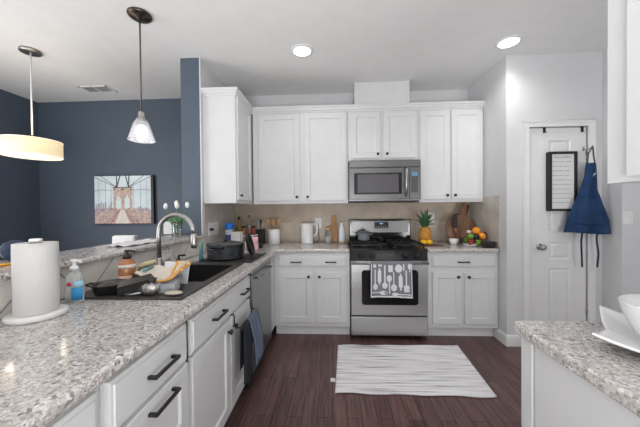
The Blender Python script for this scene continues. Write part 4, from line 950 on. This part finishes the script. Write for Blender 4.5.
# ------------------------------------------------------------------ towels over the sink cabinet door
t = thing('towel_bar', (-.58, 1.75, .62), 'black over-door towel bar on the sink cabinet door', 'towel bar')
xb = -.548
for y in (1.60, 1.915):
    mb = MB(); mb.tube([(-.618, y, .66), (-.618, y, .690), (-.597, y, .692), (-.594, y, .685), (-.594, y, .63), (-.585, y, .615), (xb, y, .612)], .004, 8); mb.build('hook_arm', M_BLACK, t)
MB().cyl((xb, 1.575, .612), (xb, 1.94, .612), .0065, n=12).build('bar', M_BLACK, t)
def hang(y0, y1, zf, zb, amp, ph, spread=0.0):
    def f(u, v):
        r = .011; Lb, Lf = .612 - zb, .612 - zf; arc = PI * r; tot = Lb + arc + Lf; s_ = v * tot; y = lerp(y0, y1, u)
        if s_ < Lb: x, z, k = xb - r, .612 - Lb + s_, (Lb - s_) / Lf
        elif s_ < Lb + arc: a = (s_ - Lb) / r; x, z, k = xb - r * math.cos(a), .612 + r * math.sin(a), 0
        else: q = s_ - Lb - arc; x, z, k = xb + r, .612 - q, q / Lf
        fo = amp * min(1, k * 2) * math.sin(u * 9 + ph)
        return Vector((x + (abs(fo) if s_ > Lb else -abs(fo) * .3) + spread * k * (1 if s_ > Lb else 0), y + .02 * k * (u - .5), z))
    return f
tag(MB().surf(hang(1.60, 1.70, .28, .36, .02, 0), 14, 40).build('hand_towel', mat('towel_charcoal', (.018, .019, .026), .9, bump=.4, bscale=300), solid=.006), 'charcoal towel hanging on the left end of the black bar', 'towel', 'towels on the bar')
tag(MB().surf(hang(1.715, 1.90, .33, .40, .026, 1, .02), 18, 40).build('hand_towel', mat('towel_slate', (.115, .14, .20), .9, bump=.4, bscale=300), solid=.008), 'slate blue towel hanging nearer the dishwasher', 'towel', 'towels on the bar')

# ------------------------------------------------------------------ rug
t = thing('rug', (.57, 2.3, 0), 'pale woven striped rug on the wood floor before the range', 'rug')
def rug_f(u, v):
    ax, ay = (lerp(.0, .03, v), lerp(1.945, 2.635, v)); bx_, by_ = (lerp(1.112, 1.165, v), lerp(1.938, 2.665, v))
    e = .006 * math.sin(u * 19) * ((1 - v) ** 8 + v ** 8)
    return Vector((lerp(ax, bx_, u), lerp(ay, by_, u) + e, .007 + .0015 * math.sin(v * 150) + .003 * ((1 - v) ** 14 + v ** 14) * max(0, math.sin(u * 13))))
def rug_mat():
    m_ = bpy.data.materials.new('rug_weave'); m_.use_nodes = True; nt = m_.node_tree; p = nt.nodes['Principled BSDF']; L = nt.links
    tc = nt.nodes.new('ShaderNodeTexCoord'); mp = nt.nodes.new('ShaderNodeMapping'); mp.inputs['Scale'].default_value = (2.2, 62, 1); L.new(tc.outputs['Object'], mp.inputs[0])
    n = nt.nodes.new('ShaderNodeTexNoise'); n.inputs['Scale'].default_value = 1; n.inputs['Detail'].default_value = 3; L.new(mp.outputs[0], n.inputs[0])
    r = nt.nodes.new('ShaderNodeValToRGB'); e = r.color_ramp.elements; e[0].position = .3; e[0].color = (.30, .29, .31, 1); e[1].position = .62; e[1].color = (.92, .91, .92, 1); k_ = e.new(.45); k_.color = (.78, .76, .775, 1); L.new(n.outputs[0], r.inputs[0])
    L.new(r.outputs[0], p.inputs['Base Color']); p.inputs['Roughness'].default_value = .95
    return m_
MB().surf(rug_f, 60, 120).build('weave', rug_mat(), t, solid=.009)
bx('tag', M_TRIM, (-.035, .002, 2.075, 2.12, .003, .006), t)

# ------------------------------------------------------------------ island dish and bowl
def dish_f(cx, cy, z0):
    # square lotus-like dish: pulled up pointed corners
    def f(u, v):
        a, b = 2 * u - 1, 2 * v - 1; r = max(abs(a), abs(b)); c_ = abs(a * b)
        px, py = a * .155, b * .155
        k = 1 - .16 * (r ** 2) * (1 - c_ ** .6)
        ang = math.radians(45)
        X, Y = px * k, py * k
        return Vector((cx + X * math.cos(ang) - Y * math.sin(ang), cy + X * math.sin(ang) + Y * math.cos(ang), z0 + .006 + .022 * r ** 2.2 + .028 * c_ ** 1.8))
    return f
cx, cy = .905, .765
tag(MB().surf(dish_f(cx, cy, .9145), 36, 36).build('serving_dish', M_CERAM, solid=.006), 'white square dish with upswept pointed corners on the right counter', 'dish')
tag(MB().lathe([(.040, 0), (.044, .004), (.082, .035), (.104, .085), (.111, .116), (.107, .118), (.098, .085), (.076, .04), (.03, .012), (0, .010)], (.905, .765, .926), 44).build('white_bowl', M_CERAM), 'round white bowl nested in the square white dish', 'bowl')

# ------------------------------------------------------------------ bar and dining area
x, y, z = -1.405, 2.40, 1.0865
t = thing('flower_vase', (x, y, z), 'clear glass vase of white tulips on the bar top', 'vase')
MB().lathe([(.042, 0), (.045, .004), (.04, .05), (.04, .10), (.05, .135), (.047, .135), (.037, .10), (.037, .05), (.04, .01), (0, .008)], (x, y, z), 28).build('glass', M_GLASS, t)
M_STEM = mat('tulip_green', (.07, .22, .06), .5); M_TUL = mat('tulip_white', (.82, .81, .80), .5)
for i, (dx, dy, h, lab) in enumerate(((-.10, 0, .268, 'white tulip leaning furthest left in the vase'), (-.012, .02, .292, 'white tulip standing upright, second from left in the vase'), (.022, -.03, .272, 'small white tulip just right of the upright one'), (.098, .0, .278, 'white tulip leaning furthest right in the vase'))):
    t = thing('tulip', (x + dx * .15, y + dy * .15, z + .012), lab, 'flower', 'white tulips')
    top = Vector((x + dx, y + dy, z + h))
    MB().tube([(x + dx * .15, y + dy * .15, z + .014), (x + dx * .3, y + dy * .3, z + .13), (x + dx * .75, y + dy * .8, z + h - .06), top - Vector((0, 0, .02))], .0035, 6).build('stem', M_STEM, t)
    MB().ball(top, (.017, .017, .027), 16, fn=lambda v: 1 + .12 * abs(math.sin(math.atan2(v.y, v.x) * 1.5)) * (.5 + .5 * v.z)).build('petals', M_TUL, t)
    for q in (-1, 1):
        MB().surf(lambda u, v, q=q: Vector((x + dx * (.2 + .55 * v) + q * .05 * v * v + (u - .5) * .024 * math.sin(PI * min(1, v + .1)), y + dy * .4 + q * .02 * v, z + .06 + v * (h - .09) - .03 * v * v)), 2, 8).build('leaf', M_STEM, t, solid=.0015)
# white napkin on the bar, dining chair beyond
def nap(u, v):
    return Vector((lerp(-1.45, -1.30, u) + .03 * v, lerp(1.66, 1.98, v), 1.0895 + .014 * abs(math.sin(u * 7 + v * 6)) * math.sin(PI * u) + .006 * math.sin(v * 9) ** 2))
tag(MB().surf(nap, 22, 26).build('napkin', mat('napkin_white', (.70, .70, .71), .9, bump=.4, bscale=100), solid=.004), 'crumpled white napkin on the bar top below the picture', 'napkin')
M_UPH = mat('white_upholstery', (.76, .765, .78), .85, bump=.2, bscale=300)
def dining_chair(x, y, rz, label):
    t = thing('dining_chair', (x, y, 0), label, 'chair', 'white dining chairs'); T4 = Matrix.Translation((x, y, 0)) @ Matrix.Rotation(rz, 4, 'Z')
    mb = MB(); mb.box(-.22, .22, -.22, .22, .40, .50, T4); mb.build('seat', M_UPH, t, bev=.02)
    mb = MB(); mb.box(-.13, .115, .17, .25, .501, 1.065, T4); mb.build('backrest', M_UPH, t, bev=.02)
    for a in (-.19, .19):
        for b in (-.19, .19): mb = MB(); mb.box(a - .02, a + .02, b - .02, b + .02, 0, .399, T4); mb.build('leg', M_WALNUT2, t)
    return t
dining_chair(-2.16, 2.55, 0, 'white upholstered dining chair beyond the bar below the picture')
# dark bag and orange pencil at the left end of the bar
mb = MB(); mb.ball((-1.485, 1.21, 1.0872 + .046), (.055, .05, .046), 24, fn=lambda v: 1 + .08 * math.sin(v.x * 7 + v.z * 5) * math.sin(v.y * 8)); 
tag(mb.build('cloth_pouch', mat('pouch_navy', (.035, .055, .10), .7, var=.5, scale=14)), 'dark navy pouch on the bar behind the paper towel roll', 'pouch')
t = thing('pencil', (-1.42, 1.06, 1.087), 'orange pencil on the bar left of the paper towels', 'pencil')
MB().cyl((-1.40, .94, 1.0925), (-1.33, 1.18, 1.0925), .006, n=6).build('shaft', mat('pencil_orange', (.85, .42, .03), .4), t)
MB().cyl((-1.33, 1.1802, 1.0925), (-1.324, 1.20, 1.0925), .006, .001, 6).build('tip', M_WOODL, t)
for o in bpy.data.objects:
    for k_ in [k_ for k_ in o.keys() if k_.startswith('_')]: del o[k_]
